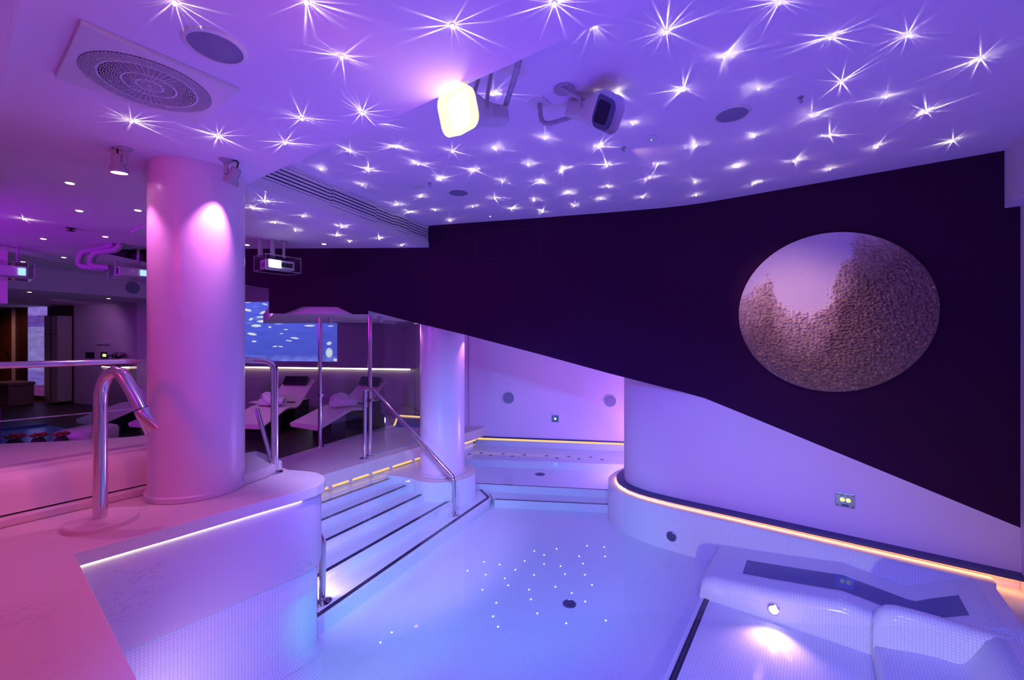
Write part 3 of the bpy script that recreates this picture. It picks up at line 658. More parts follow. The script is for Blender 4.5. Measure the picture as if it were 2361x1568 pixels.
for x, y in STARS_HIGH: star(x, y, HH, 'tiny crystal star light in the raised violet ceiling', 'star lights of the raised ceiling', k); k += 1
for x, y in STARS_LOW: star(x, y, HL, 'tiny crystal star light in the lower ceiling over the deck', 'star lights of the lower ceiling', k); k += 1
for x, y in STARS_FAR[:-1]: star(x, y, HL, 'tiny crystal star light in the lower ceiling below the vent grille', 'star lights beside the vent', k); k += 1
x, y = STARS_FAR[-1]; star(x, y, HL, 'lone crystal star light in the dark lounge ceiling', None, k)
# recessed downlights
def downlight(x, y, z, label, group=None, r=0.028):
    o = MB().lathe([(r*1.5, 0.0), (r*1.5, -0.004), (r*1.1, -0.006), (r*1.1, -0.002)], 20).build('downlight', M_WPLAST, smooth=True)
    MB().lathe([(0, -0.003), (r, -0.003), (r*0.9, -0.010), (0, -0.012)], 16).build('lens', M_DOWN, o)
    o.location = (x, y, z); return tag(o, label, 'downlight', group)
for x, y in DOWN[:7]: downlight(x, y, HL, 'small warm downlight in the dark purple lounge ceiling', 'lounge downlights')
for x, y in DOWN[7:]: downlight(x, y, HL, 'small warm downlight near the projector by the black bulkhead', 'downlights by the bulkhead')
downlight(-12.59, 1.108, 2.12, 'small warm downlight above the dark framed doorway'); downlight(-13.2, 2.36, 2.12, 'small warm downlight above the wall control plates')
downlight(-3.602, 4.451, HH, 'faint pin light in the raised ceiling near the black wall', None, 0.008)

# ------------------------------------------------------------------ round speakers
def speaker(loc, rot, r, label):
    o = empty('ceiling_speaker', loc); o.rotation_euler = rot
    MB().lathe([(r, 0.0), (r, -0.006), (r-0.006, -0.011), (r*0.86, -0.012), (r*0.855, -0.004)], 48).build('rim', M_WPLAST, o, smooth=True)
    MB().lathe([(r*0.86, -0.006), (r*0.5, -0.011), (0, -0.013)], 48).build('grille', M_MESHG, o, smooth=True)
    return tag(o, label, 'speaker')
speaker((-2.221, 0.755, HL), (0, 0, 0), 0.125, 'round speaker beside the square air diffuser')
speaker((-0.508, 3.466, HH), (0, 0, 0), 0.125, 'round speaker in the raised ceiling above the artwork side')
speaker((-3.303, 3.508, HH), (0, 0, 0), 0.125, 'round speaker in the raised ceiling close to the vent grille')
nrz = math.atan2(2.695, 5.25)
for (a, z, lab) in ((-5.156, -0.03, 'round grey wall speaker nearest the far column in the alcove'), (-3.335, -0.045, 'round wall speaker half hidden by the curved wall')):
    y = 6.315+(a+6.45)*2.695/5.25
    o = speaker((a, y-0.002, z), (0, 0, 0), 0.135, lab); o.rotation_euler = (-PI/2, 0, nrz)
o = speaker((-12.44, 2.62, 2.335), (0, 0, 0), 0.16, 'round grey speaker on the pale band above the doorway')
o.rotation_euler = (-PI/2, 0, PI/2+0.26)

# ------------------------------------------------------------------ air diffuser
df = empty('air_diffuser', (-2.80, 0.657, HL)); tag(df, 'square panel with a round swirl grille in the lower ceiling', 'vent')
MB().box((-0.312, -0.298, -0.022), (0.312, 0.298, 0.0)).build('panel', M_WPLAST, df, bevel=0.003)
MB().lathe([(0, -0.0225), (0.262, -0.0225), (0.262, -0.0232), (0, -0.0232)], 72).build('dark_backing', simple('grille_void', (0.035, 0.02, 0.06), 0.8), df)
rg = MB(); zones = [(0.018, 0.05, 5, 20), (0.058, 0.105, 6, 32), (0.113, 0.195, 9, 48), (0.203, 0.256, 8, 96)]
for r0, r1, n, sp in zones:
    for i in range(n):
        r = r0+(r1-r0)*i/max(1, n-1); rg.lathe([(r-0.0015, -0.0235), (r+0.0015, -0.0235), (r+0.0015, -0.026), (r-0.0015, -0.026), (r-0.0015, -0.0235)], 72)
    for q in range(sp):
        t = 2*PI*q/sp; R = Matrix.Rotation(t, 3, 'Z'); rg.box((r0, -0.0022, -0.026), (r1+0.006, 0.0022, -0.0235), R)
for r in (0.008, 0.054, 0.109, 0.197): rg.lathe([(r-0.0035, -0.0235), (r+0.0035, -0.0235), (r+0.0035, -0.0262), (r-0.0035, -0.0262), (r-0.0035, -0.0235)], 72)
tag(rg.build('swirl_grille', M_WPLAST, df), kind='stuff')

# ------------------------------------------------------------------ long vent grille on the ceiling step
vg = empty('vent_grille', (-4.03, 1.594, HL)); tag(vg, 'long slotted vent grille on the ceiling step', 'vent')
vd = Vector((-0.63, 2.707, 0)).normalized(); vn = Vector((vd.y, -vd.x, 0)); VL = 2.78
def vbox(t0, t1, z0, z1, o0, o1):
    P = [vd*t0+vn*o0, vd*t1+vn*o0, vd*t1+vn*o1, vd*t0+vn*o1]; m = MB()
    return m.prism([(p.x, p.y) for p in P], z0, z1)
vbox(0.05, VL-0.02, 0.085, 0.29, 0.001, 0.003).build('dark_backing', M_DARKHOLE, vg)
secs = [0.05, 0.95, 1.65, 2.0, 2.30, VL-0.02]
for i in range(5):
    j = 0.012*((i % 2)*2-1)
    for q in range(6):
        z0 = 0.085+j*0.5+q*0.036; vbox(secs[i]+0.002, secs[i+1]-0.002, z0, z0+(0.021 if 0 < q < 5 else 0.030), 0.004, 0.014).build('slat', M_WPLAST, vg)
vbox(0.0, VL, 0.0, 0.085, 0.0, 0.012).build('lower_flange', M_WPLAST, vg); vbox(0.0, VL, 0.295, 0.322, 0.0, 0.012).build('upper_flange', M_WPLAST, vg)

# ------------------------------------------------------------------ floodlights
def loft(sections, c, ax, up, rnd=0.3, n=6):
    """rounded rectangles (dist,w,h) swept along ax -> V,F"""
    ax = Vector(ax).normalized(); up = Vector(up); sd = ax.cross(up).normalized(); up = sd.cross(ax).normalized(); c = Vector(c)
    V = []; F = []; M = 4*n
    for d, w_, h_ in sections:
        r = rnd*min(w_, h_)
        for q, (sx, sy) in enumerate(((1, 1), (-1, 1), (-1, -1), (1, -1))):
            for k in range(n):
                t = q*PI/2+PI/2*k/(n-1); V.append(c+ax*d+sd*(sx*(w_/2-r)+r*math.cos(t))+up*(sy*(h_/2-r)+r*math.sin(t)))
    for i in range(len(sections)-1):
        for k in range(M): k2 = (k+1) % M; F.append([i*M+k, i*M+k2, (i+1)*M+k2, (i+1)*M+k])
    F.append(list(range(M))[::-1]); F.append([(len(sections)-1)*M+k for k in range(M)])
    return V, F
def hose(pts, r, name, mat, parent):
    P = arc(pts, 0.2, 10); n = 0; pts2 = []
    for a, b in zip(P, P[1:]):
        L_ = (b-a).length; m = max(1, int(L_/0.006))
        for i in range(m): pts2.append(a+(b-a)*i/m)
    rr = [r*(1.0 if (i//2) % 2 else 0.86) for i in range(len(pts2))]
    return MB().tube(pts2, rr, 12).build(name, mat, parent)
def flood(c, ax, lit, label, mount, hosepts, S=1.0):
    o = empty('floodlight', c); tag(o, label, 'floodlight'); ax = Vector(ax).normalized()
    def LF(secs, rnd=0.3): return loft([(d*S, w_*S, h_*S) for d, w_, h_ in secs], (0, 0, 0), ax, (0, 0, 1), rnd)
    V, F = LF([(-0.23, 0.085, 0.08), (-0.22, 0.10, 0.095), (-0.11, 0.105, 0.10), (-0.105, 0.112, 0.107), (-0.085, 0.112, 0.107), (-0.02, 0.15, 0.14), (0.05, 0.19, 0.175)])
    MB().add(V, F).build('housing', M_WPLAST, o, smooth=True)
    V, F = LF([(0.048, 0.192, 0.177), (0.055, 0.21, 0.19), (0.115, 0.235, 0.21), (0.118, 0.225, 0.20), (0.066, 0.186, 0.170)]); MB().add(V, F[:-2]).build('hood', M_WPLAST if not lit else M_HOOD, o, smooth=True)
    V, F = LF([(0.056, 0.192, 0.176), (0.066, 0.188, 0.172)]); g_ = MB().add(V, F).build('glass', M_FLOODLENS if lit else M_STEEL, o, smooth=True)
    V, F = LF([(0.067, 0.10, 0.12), (0.072, 0.09, 0.11)], 0.2); MB().add(V, F).build('reflector', M_FLOODLENS2 if lit else M_DARKHOLE, g_)
    sd = ax.cross(Vector((0, 0, 1))).normalized()
    for s in (-1, 1):
        p0 = sd*s*0.075-ax*0.05; top = Vector(mount)-Vector(c)+sd*s*0.05
        m = MB(); m.tube([p0, p0+Vector((0, 0, 0.05))+(top-p0)*0.1, top], 0.011, 8); m.build('bracket_arm', M_BRACKET, o, smooth=True)
    m = MB(); tp = Vector(mount)-Vector(c); m.lathe([(0.07, 0.0), (0.07, -0.012), (0, -0.012)], 20, tp); m.build('ceiling_plate', M_BRACKET, o)
    hose([Vector(p)-Vector(c) for p in hosepts], 0.017, 'cable_hose', M_GREYPL, o)
    return o
def camdir(x, y, z): return Vector((x*0.809-y*0.588, x*0.588+y*0.809, z))
fa = camdir(-0.66, -0.66, -0.26)
f1c = Vector((-1.575, 1.78, 2.487))
flood(f1c, fa, True, 'glowing warm floodlight hanging below the ceiling step', (-1.56, 1.92, HH), [f1c-fa.normalized()*0.20, f1c-fa.normalized()*0.27+Vector((0, 0, .05)), (-1.26, 1.80, 2.66), (-1.24, 1.81, HH)], 1.12)
lamp('floodlight_beam', 'SPOT', f1c+fa.normalized()*0.17, 95, (1.0, 0.11, 0.14), 0.06, f1c+fa*2+Vector((0, 0, -1.2)), 118, 0.7)
lamp('floodlight_glow', 'POINT', f1c+fa.normalized()*0.19+Vector((0, 0, -0.10)), 1.1, (1.0, 0.20, 0.42), 0.05)
fb = camdir(0.50, -0.70, -0.42)
f2c = Vector((-1.18, 2.55, 2.70))
flood(f2c, fb, False, 'unlit pale floodlight on the raised ceiling', (-1.36, 2.46, HH), [f2c-fb.normalized()*0.17, f2c-fb.normalized()*0.25+Vector((0, 0, -.05)), (-1.56, 2.50, 2.70), (-1.58, 2.50, HH)], 1.1)
MB().box((-1.64, 2.44, HH-0.012), (-1.52, 2.56, HH)).build('hose_plate', M_WPLAST, bpy.data.objects['floodlight.001']).location = -f2c

# ------------------------------------------------------------------ ceiling spotlights by the columns
def spot(mount, head, aim, label, lit, s=1.0):
    o = empty('spotlight', mount); tag(o, label, 'spotlight'); m0 = Vector(mount); hd = Vector(head)-m0; ax = (Vector(aim)-Vector(head)).normalized()
    MB().lathe([(0.045*s, 0), (0.045*s, -0.006), (0.030*s, -0.018), (0.018*s, -0.022)], 20).build('ceiling_rose', M_GREYPL, o, smooth=True)
    MB().tube([(0, 0, -0.015), (0, 0, -0.11*s)], 0.016*s, 12).build('stem', M_GREYPL, o, smooth=True)
    j = Vector((0, 0, -0.105*s)); MB().tube([j, hd], 0.012*s, 10).build('joint_arm', M_GREYPL, o, smooth=True)
    R = Vector((0, 0, 1)).rotation_difference(-ax).to_matrix()
    MB().lathe([(0.0, 0.075*s), (0.024*s, 0.075*s), (0.036*s, 0.066*s), (0.038*s, 0.0), (0.042*s, -0.012*s), (0.054*s, -0.03*s), (0.054*s, -0.055*s), (0.047*s, -0.055*s), (0.047*s, -0.045*s)], 24, hd, R).build('lamp_head', M_GREYPL, o, smooth=True)
    MB().lathe([(0.047*s, -0.046*s), (0, -0.05*s)], 20, hd, R).build('lens', M_PINKLENS if lit else M_GREYPL, o)
    back = hd-ax*0.075*s
    MB().tube(arc([back, back-ax*0.03*s+Vector((0, 0, .02)), (back.x-0.01, back.y-0.03, 0)], 0.03), 0.006*s, 6).build('cable', M_DKPL, o)
    return o
spot((-3.938, 0.789, HL), (-3.985, 0.765, 2.435), (-4.02, 0.83, 1.6), 'grey spotlight with a glowing pink lens beside the thick column', True)
lamp('spotlight_beam', 'SPOT', (-3.99, 0.775, 2.37), 26, (1.0, 0.28, 0.85), 0.03, (-4.03, 0.86, 1.2), 78, 0.6)
spot((-3.576, 1.283, HL), (-3.565, 1.325, 2.43), (-3.72, 1.25, 2.10), 'grey spotlight aimed at the front of the thick column', False)
lamp('spotlight_beam', 'SPOT', (-3.575, 1.30, 2.372), 52, (1.0, 0.30, 0.90), 0.03, (-3.77, 1.215, 1.93), 48, 0.8)
spot((-4.95, 4.33, 1.575), (-4.98, 4.35, 1.475), (-4.98, 4.35, 0.9), 'small pink spotlight left of the far column under the black bulkhead', True, 0.8)
lamp('spotlight_beam', 'SPOT', (-4.98, 4.35, 1.42), 7, (1.0, 0.3, 0.85), 0.03, (-4.95, 4.4, 0.5), 90, 0.6)
spot((-4.44, 5.16, 1.575), (-4.45, 5.12, 1.32), (-4.47, 4.90, 1.0), 'small grey spotlight right of the far column under the black bulkhead', False, 0.8)
lamp('spotlight_beam', 'SPOT', (-4.28, 4.93, 1.27), 12, (1.0, 0.36, 0.9), 0.02, (-4.45, 4.81, 0.95), 50, 0.7)

# tiny ceiling accent spots and plates
def accent(x, y, aim, label):
    o = empty('accent_spot', (x, y, HH)); tag(o, label, 'spotlight')
    MB().lathe([(0.022, 0), (0.022, -0.003), (0.0, -0.003)], 16).build('ceiling_rose', M_GREYPL, o)
    MB().tube([(0, 0, -0.002), (0.004, -0.006, -0.02)], 0.006, 8).build('stem', M_GREYPL, o)
    MB().tube([(0.0, -0.016, -0.020), (0.002, 0.012, -0.034)], 0.010, 12).build('lamp_head', M_GREYPL, o)
    return o
accent(-0.091, 3.506, None, 'tiny accent spotlight throwing warm light near the ceiling speaker')
accent(-1.365, 3.527, None, 'tiny accent spotlight throwing warm light near the smoke detector')
accent(-3.356, 3.121, None, 'tiny unlit accent spotlight close to the white ceiling plate')
WARMSP = (1.0, 0.62, 0.40)
lamp('accent_spill', 'SPOT', (-0.085, 3.525, HH-0.036), 3.5, WARMSP, 0.012, (0.06, 5.5, 1.50), 100, 0.6)
lamp('accent_spill', 'SPOT', (-1.35, 3.545, HH-0.036), 3.5, WARMSP, 0.012, (-0.1, 5.5, 1.6), 100, 0.6)
lamp('accent_beam', 'SPOT', (-0.085, 3.525, HH-0.04), 46, (1.0, 0.58, 0.50), 0.012, (-0.16, 5.5, 1.36), 34, 1.0)
lamp('accent_beam', 'SPOT', (-1.35, 3.545, HH-0.04), 120, (1.0, 0.60, 0.54), 0.012, (-0.20, 5.5, 1.60), 33, 1.0)
o = MB().lathe([(0.05, 0), (0.05, -0.008), (0.03, -0.02), (0, -0.022)], 24).build('smoke_detector', M_WPLAST, smooth=True); o.location = (-1.108, 3.488, HH); tag(o, 'small round detector in the raised ceiling near the floodlight', 'detector')
MB().lathe([(0.008, -0.021), (0, -0.024)], 10).build('indicator', emit('green_led', (0.3, 1.0, 0.7), 4, False), o)
o = MB().box((-0.07, -0.05, -0.006), (0.07, 0.05, 0)).build('ceiling_plate', M_WPLAST); o.location = (-3.543, 3.129, HH); o.rotation_euler = (0, 0, 0.3); tag(o, 'small white blank plate in the raised ceiling', 'cover plate')
o = MB().tube([(0, 0, 0), (0, 0, -0.03)], 0.012, 8).lathe([(0.04, -0.035), (0.04, -0.03), (0, -0.03)], 12).lathe([(0.05, 0), (0.05, -0.004), (0, -0.004)], 12).build('sprinkler', M_DKPL); o.location = (-7.35, 0.98, HL); tag(o, 'small dark sprinkler head in the lounge ceiling', 'sprinkler')
# square ceiling panel behind the column
o = MB().box((-0.3, -0.3, -0.02), (0.3, 0.3, 0)).build('ceiling_panel', M_WPLAST); o.location = (-6.7, 1.75, HL); tag(o, 'square pale ceiling panel partly hidden by the thick column', 'ceiling panel')

# ------------------------------------------------------------------ projectors in acrylic cases
def projector(lo, hi, top, label, lens_dir, lensmat, pipes):
    o = empty('projector', ((lo[0]+hi[0])/2, (lo[1]+hi[1])/2, lo[2])); tag(o, label, 'projector'); c = o.location.copy()
    def B(a, b): return MB().box(tuple(Vector(a)-c), tuple(Vector(b)-c))
    x0, y0, z0 = lo; x1, y1, z1 = hi; t = 0.008
    m = MB()
    for a, b in (((x0,y0,z0),(x1,y1,z0+t)), ((x0,y0,z1-t),(x1,y1,z1)), ((x0,y0,z0),(x0+t,y1,z1)), ((x1-t,y0,z0),(x1,y1,z1)), ((x0,y0,z0),(x1,y0+t,z1)), ((x0,y1-t,z0),(x1,y1,z1))): m.box(tuple(Vector(a)-c), tuple(Vector(b)-c))
    cs = m.build('acrylic_case', M_ACRYL, o)
    e = MB(); r = 0.004
    for X in (x0, x1):
        for Y in (y0, y1): e.tube([Vector((X, Y, z0))-c, Vector((X, Y, z1))-c], r, 4)
    for Z in (z0, z1):
        for X in (x0, x1): e.tube([Vector((X, y0, Z))-c, Vector((X, y1, Z))-c], r, 4)
        for Y in (y0, y1): e.tube([Vector((x0, Y, Z))-c, Vector((x1, Y, Z))-c], r, 4)
    e.build('case_edge', M_BRACKET, cs)
    bx0, bx1, by0, by1, bz0, bz1 = x0+0.05, x1-0.05, y0+0.05, y1-0.06, z0+0.03, z1-0.05
    bd = B((bx0, by0, bz0), (bx1, by1, bz1)).build('projector_body', M_WPLAST, o, bevel=0.012)
    for q in range(5): B((bx0+0.05, by0-0.002, bz0+0.02+q*0.013), (bx0+0.05+0.10, by0, bz0+0.026+q*0.013)).build('vent_slot', M_DKPL, bd)
    B((bx0+0.18, by0-0.002, bz0+0.02), (bx1-0.04, by0, bz1-0.02)).build('port_panel', M_DKPL, bd)
    if lens_dir == '+a':
        B((bx1, by0+0.015, bz0+0.015), (bx1+0.012, by0+0.16, bz1-0.01)).build('lens', lensmat, bd)
        B((bx1, by0+0.17, bz0+0.03), (bx1+0.006, by1-0.03, bz1-0.03)).build('front_grille', M_DKPL, bd)
    else:
        B((bx1, by1-0.09, bz0+0.02), (bx1+0.012, by1-0.02, bz1-0.03)).build('lens', lensmat, bd)
        B((bx0, by0+0.02, bz0+0.02), (bx0+0.001, by1-0.02, bz1-0.02)).build('side_grille', M_DKPL, bd)
    px, py = (x0+x1)/2, (y0+y1)/2+0.08
    MB().tube([Vector((px, py, z1))-c, Vector((px, py, top))-c], 0.018, 10).build('hanger_pole', M_BRACKET, o, smooth=True)
    MB().lathe([(0.05, 0), (0.05, -0.01), (0, -0.01)], 16, Vector((px, py, top))-c).build('ceiling_rose', M_BRACKET, o)
    for p in pipes: MB().tube(arc([Vector(q)-c for q in p], 0.16, 8), 0.042 if len(p) > 2 else 0.03, 12).build('air_pipe', M_GREYPL, o, smooth=True)
    return o
projector((-6.13, 2.53, 2.11), (-5.79, 2.99, 2.31), HL, 'lit projector in a clear case hanging before the black bulkhead', '+a', M_PROJ, [[(-6.06, 2.58, 2.30), (-6.06, 2.58, HL)], [(-5.98, 2.70, 2.30), (-5.98, 2.70, HL)]])
projector((-8.42, 1.50, 2.08), (-8.00, 1.93, 2.29), HL, 'projector in a clear case with two curved pipes left of the column', '-b', M_PROJB, [[(-8.38,1.47,2.22),(-8.62,1.22,2.25),(-8.60,1.25,2.45),(-8.15,1.45,2.50),(-8.06,1.50,HL)], [(-8.20,1.48,2.22),(-8.36,1.30,2.24),(-8.33,1.33,2.42),(-8.02,1.52,2.46),(-7.96,1.56,HL)]])
projector((-9.75, 0.42, 2.07), (-9.25, 0.86, 2.30), HL, 'projector in a clear case at the picture edge above the handrail', '-b', M_PROJB, [[(-9.62,0.40,2.22),(-9.72,0.32,2.26),(-9.50,0.50,2.40),(-9.48,0.52,HL)]])
b_ = MB(); b_.box((-11.1, -0.6, 1.745), (-10.14, 0.67, HL)); struct(b_.build('beam_downstand', M_PALEBOX), 'pale boxed downstand at the picture edge behind a projector')
# ------------------------------------------------------------------ bench on the deck
bn = empty('stone_bench', (-4.23, 0, 0)); tag(bn, 'long pale rounded bench with a slab foot beside the thick column', 'bench')
prof = [(0.02, 0.0), (0.02, 0.055), (0.012, 0.068), (-0.02, 0.072), (-0.025, 0.09), (-0.035, 0.18), (-0.055, 0.255), (-0.09, 0.305), (-0.15, 0.335), (-0.24, 0.345)]
bs = [-2.45, -1.2, 0.0, 0.3, 0.6, 0.92, 1.02, 1.04, 1.25]; back = [-1.75, -1.6, -1.35, -1.22, -0.95, -0.72, -0.66, -0.65, -0.62]; sh = [0, 0, 0, 0, 0, 0, 0, -0.15, -0.15]
MB().box((-0.9, -2.45, 0.0), (0.025, 0.99, 0.06)).build('foot_slab', M_STONE, bn, bevel=0.012)
rows = [[(x+sh[i], y, z) for i, y in enumerate(bs)] for x, z in prof[3:]]+[[(back[i], y, 0.345) for i, y in enumerate(bs)], [(back[i]-0.02, y, 0.33) for i, y in enumerate(bs)], [(back[i]-0.02, y, LG) for i, y in enumerate(bs)]]
gridsurf('seat_body', rows, M_SEAT, bn, True, 50)
b_ = MB(); b_.prism([(-3.82,1.50),(-3.87,1.70),(-3.985,1.885),(-4.10,1.90),(-4.55,1.90),(-4.55,1.45),(-4.0,1.42)], 0.0, 0.085)
tag(b_.build('stone_slab', M_STONE, bevel=0.012), 'low stone slab behind the thick column next to the rail post', 'slab')

# ------------------------------------------------------------------ water spout
sp = empty('water_spout', (-3.80, 0.65, 0)); tag(sp, 'curved chrome pool spout with a flared mouth on a round stone foot', 'spout')
MB().lathe([(0.185, 0.0), (0.185, 0.03), (0.178, 0.037), (0, 0.037)], 56).build('foot_disc', M_STONE, sp, smooth=True)
dr = Vector((0.83, 0.56, 0)).normalized()
pts = [Vector((-0.012, -0.009, 0.03)), Vector((-0.012, -0.009, 0.79))]
path = [(0.0, 0.79), (0.004, 0.86), (0.022, 0.925), (0.055, 0.975), (0.10, 1.000), (0.142, 0.985), (0.172, 0.945), (0.198, 0.90), (0.255, 0.80), (0.282, 0.745)]
pts += [Vector((-0.012, -0.009, 0))+dr*d+Vector((0, 0, z)) for d, z in path]
MB().tube(pts, 0.037, 24).build('pipe', M_CHROME, sp, smooth=True)
ax = (pts[-1]-pts[-2]).normalized(); c0 = pts[-1]; V = []; F = []; n = 24
sd = Vector((-dr.y, dr.x, 0)); sections = [(-0.004, 0.040, 0.040), (0.0, 0.043, 0.042), (0.035, 0.046, 0.040), (0.09, 0.060, 0.028), (0.155, 0.088, 0.012), (0.156, 0.084, 0.009)]
upv = sd.cross(ax)
m = MB()
for d, w_, h_ in sections:
    for k in range(n):
        t = 2*PI*k/n; V.append(c0+ax*d+(sd*0.35+dr*0.0+upv*0.93).normalized()*w_*math.cos(t)+(sd*0.93-upv*0.35).normalized()*h_*math.sin(t))
for i in range(len(sections)-1):
    for k in range(n): F.append([i*n+k, i*n+(k+1) % n, (i+1)*n+(k+1) % n, (i+1)*n+k])
F.append(list(range(n))[::-1]); F.append([(len(sections)-1)*n+k for k in range(n)])
m.add(V, F).build('mouth', M_CHROME, sp, smooth=True, sharp=50)
MB().tube([c0-ax*0.008, c0-ax*0.002], 0.041, 24).build('joint_ring', M_DKPL, sp, smooth=True)

# ------------------------------------------------------------------ rails
r = empty('handrail', (-4.30, 1.0, 1.04)); tag(r, 'straight chrome handrail above the bench with a thin wire below', 'handrail')
MB().tube([(0, -3.4, 0.01), (0, -0.08, -0.005)], 0.0225, 20).build('rail_tube', M_CHROME, r, smooth=True)
MB().tube([(0, -0.085, -0.005), (0, 0.06, -0.005)], 0.012, 14).build('end_pin', M_CHROME, r, smooth=True)
MB().tube([(0, -3.4, -0.33), (0, 0.07, -0.377)], 0.004, 6).build('wire', M_CHROME, r)
r = empty('handrail', (-3.957, 1.804, 0)); tag(r, 'chrome handrail with an upright post behind the thick column', 'handrail')
MB().tube(arc([(0, 0, 0.01), (0, 0, 1.0), (-0.22, -0.35, 1.03)], 0.09, 8), 0.031, 20).build('post', M_CHROME, r, smooth=True)
MB().lathe([(0.072, 0), (0.072, 0.008), (0.05, 0.02), (0.032, 0.024)], 24).build('flange', M_CHROME, r, smooth=True)
MB().tube([(-0.04, -0.01, 0.10), (-0.40, 0.02, 0.53)], 0.020, 14).build('brace', M_CHROME, r, smooth=True)
r = empty('handrail', (-3.752, 2.138, -1.26)); tag(r, 'chrome handrail standing in the water by the deck corner', 'handrail')
MB().tube(arc([(0, 0, 0.01), (0.005, 0.004, 0.565), (-0.20, -0.14, 0.96), (-0.3, -0.13, 0.96)], 0.03, 5), 0.030, 18).build('rail_tube', M_CHROME, r, smooth=True)
MB().lathe([(0.085, 0), (0.085, 0.008), (0.045, 0.02), (0.03, 0.022)], 24).build('flange', M_CHROME, r, smooth=True)
r = empty('handrail', (-4.105, 4.273, -1.26)); tag(r, 'chrome handrail sloping from the glass screen into the pool', 'handrail')
P0 = Vector((-4.105, 4.273, -1.26)); q = [Vector((-5.624, 3.891, LG)), Vector((-5.624, 3.891, 0.43)), Vector((-5.52, 3.96, 0.425)), Vector((-4.105, 4.273, -0.745)), Vector((-4.105, 4.273, -1.25))]
MB().tube(arc([p-P0 for p in q], 0.05, 5), 0.029, 18).build('rail_tube', M_CHROME, r, smooth=True)
for p in (Vector((0, 0, 0)), q[0]-P0): MB().lathe([(0.08, 0), (0.08, 0.008), (0.045, 0.02), (0.03, 0.022)], 24, p).build('flange', M_CHROME, r, smooth=True)

# ------------------------------------------------------------------ glass screens
def glass(p, d, length, label):
    o = empty('glass_screen', (p[0], p[1], LG)); tag(o, label, 'glass screen'); d = Vector((d[0], d[1], 0)).normalized()
    MB().tube([(0, 0, 0.0), (0, 0, 2.20)], 0.032, 18).build('post', M_CHROME, o, smooth=True)
    MB().lathe([(0.075, 0), (0.075, 0.01), (0.035, 0.014)], 20).build('flange', M_CHROME, o, smooth=True)
    n = Vector((-d.y, d.x, 0)); a, b = d*0.05, d*length
    MB().prism([((a+n*.005).x, (a+n*.005).y), ((b+n*.005).x, (b+n*.005).y), ((b-n*.005).x, (b-n*.005).y), ((a-n*.005).x, (a-n*.005).y)], 0.02, 2.14).build('pane', M_GLASS, o)
    for z in (2.15, 0.01): MB().tube([a+Vector((0, 0, z)), b+Vector((0, 0, z))], 0.010, 6).build('edge_rail', M_BRACKET, o)
    for z in (0.85,): MB().box((-0.035, -0.03, z), (0.05, 0.03, z+0.05)).build('clamp', M_CHROME, o)
    MB().box((d.x*0.20-0.03, d.y*0.20-0.03, 2.11), (d.x*0.20+0.03, d.y*0.20+0.03, 2.20)).build('top_bracket', M_BRACKET, o)
    return o
glass((-6.842, 3.86), (-0.10, 1.0), 1.75, 'clear glass screen on a chrome post nearest the loungers')
glass((-5.682, 4.024), (-0.04, 1.0), 2.3, 'clear glass screen on a chrome post between the ledge and the far column')

# ------------------------------------------------------------------ loungers
def lounger(foot, head, label, pillow=True):
    f = Vector(foot); h = Vector(head); d = (h-f); L_ = d.length; o = empty('spa_lounger', (f.x, f.y, LG), math.atan2(d.y, d.x)-PI/2); tag(o, label, 'lounger', 'cream loungers in the lounge')
    W0, W1 = 0.44, 0.35
    pr = [(0.0, 0.31), (0.25*L_, 0.44), (0.42*L_, 0.53), (0.47*L_, 0.53), (0.58*L_, 0.49), (0.66*L_, 0.51), (0.76*L_, 0.64), (1.0*L_, 0.97)]
    rows = []
    for y, z in pr:
        wd = W0+(W1-W0)*y/L_
        rows.append([(-wd, y, z-0.035), (-wd+0.02, y, z-0.005), (-wd+0.06, y, z), (wd-0.06, y, z), (wd-0.02, y, z-0.005), (wd, y, z-0.035), (wd-0.03, y, z-0.085), (-wd+0.03, y, z-0.085), (-wd, y, z-0.035)])
    s_ = gridsurf('seat_shell', rows, M_SEAT, o, True, 40)
    s_.modifiers.new('round', 'SUBSURF').levels = 1; s_.modifiers['round'].render_levels = 2
    for k in (0, -1):
        rr = rows[k]; raw('shell_end', rr[:-1], [list(range(8))], M_SEAT, o)
    MB().box((-0.26, 0.34, 0.0), (0.26, 0.66, 0.40)).build('pedestal', M_BLKLEATHER, o)
    MB().box((-0.26, 0.95*L_*0.7, 0.0), (0.26, 0.95*L_, 0.55)).build('pedestal', M_BLKLEATHER, o)
    if pillow:
        V, F = loft([(-0.27, 0.05, 0.18), (-0.25, 0.075, 0.20), (0.25, 0.075, 0.20), (0.27, 0.05, 0.18)], (0, 0.93*L_-0.03, 0.935), (1, 0, 0), (0, 0.45, 0.8)); MB().add(V, F).build('head_pillow', M_BLKLEATHER, o, smooth=True)
    return o
lounger((-7.40, 3.90), (-7.62, 5.52), 'cream lounger behind the glass screen with towels on its seat')
lounger((-8.33, 3.24), (-9.05, 4.66), 'cream lounger with a black pillow between the column and the glass screen')
lounger((-9.80, 2.25), (-10.4, 3.75), 'cream lounger almost hidden behind the thick column')
lounger((-11.05, 1.72), (-11.5, 3.25), 'cream lounger lit blue at its foot left of the thick column')
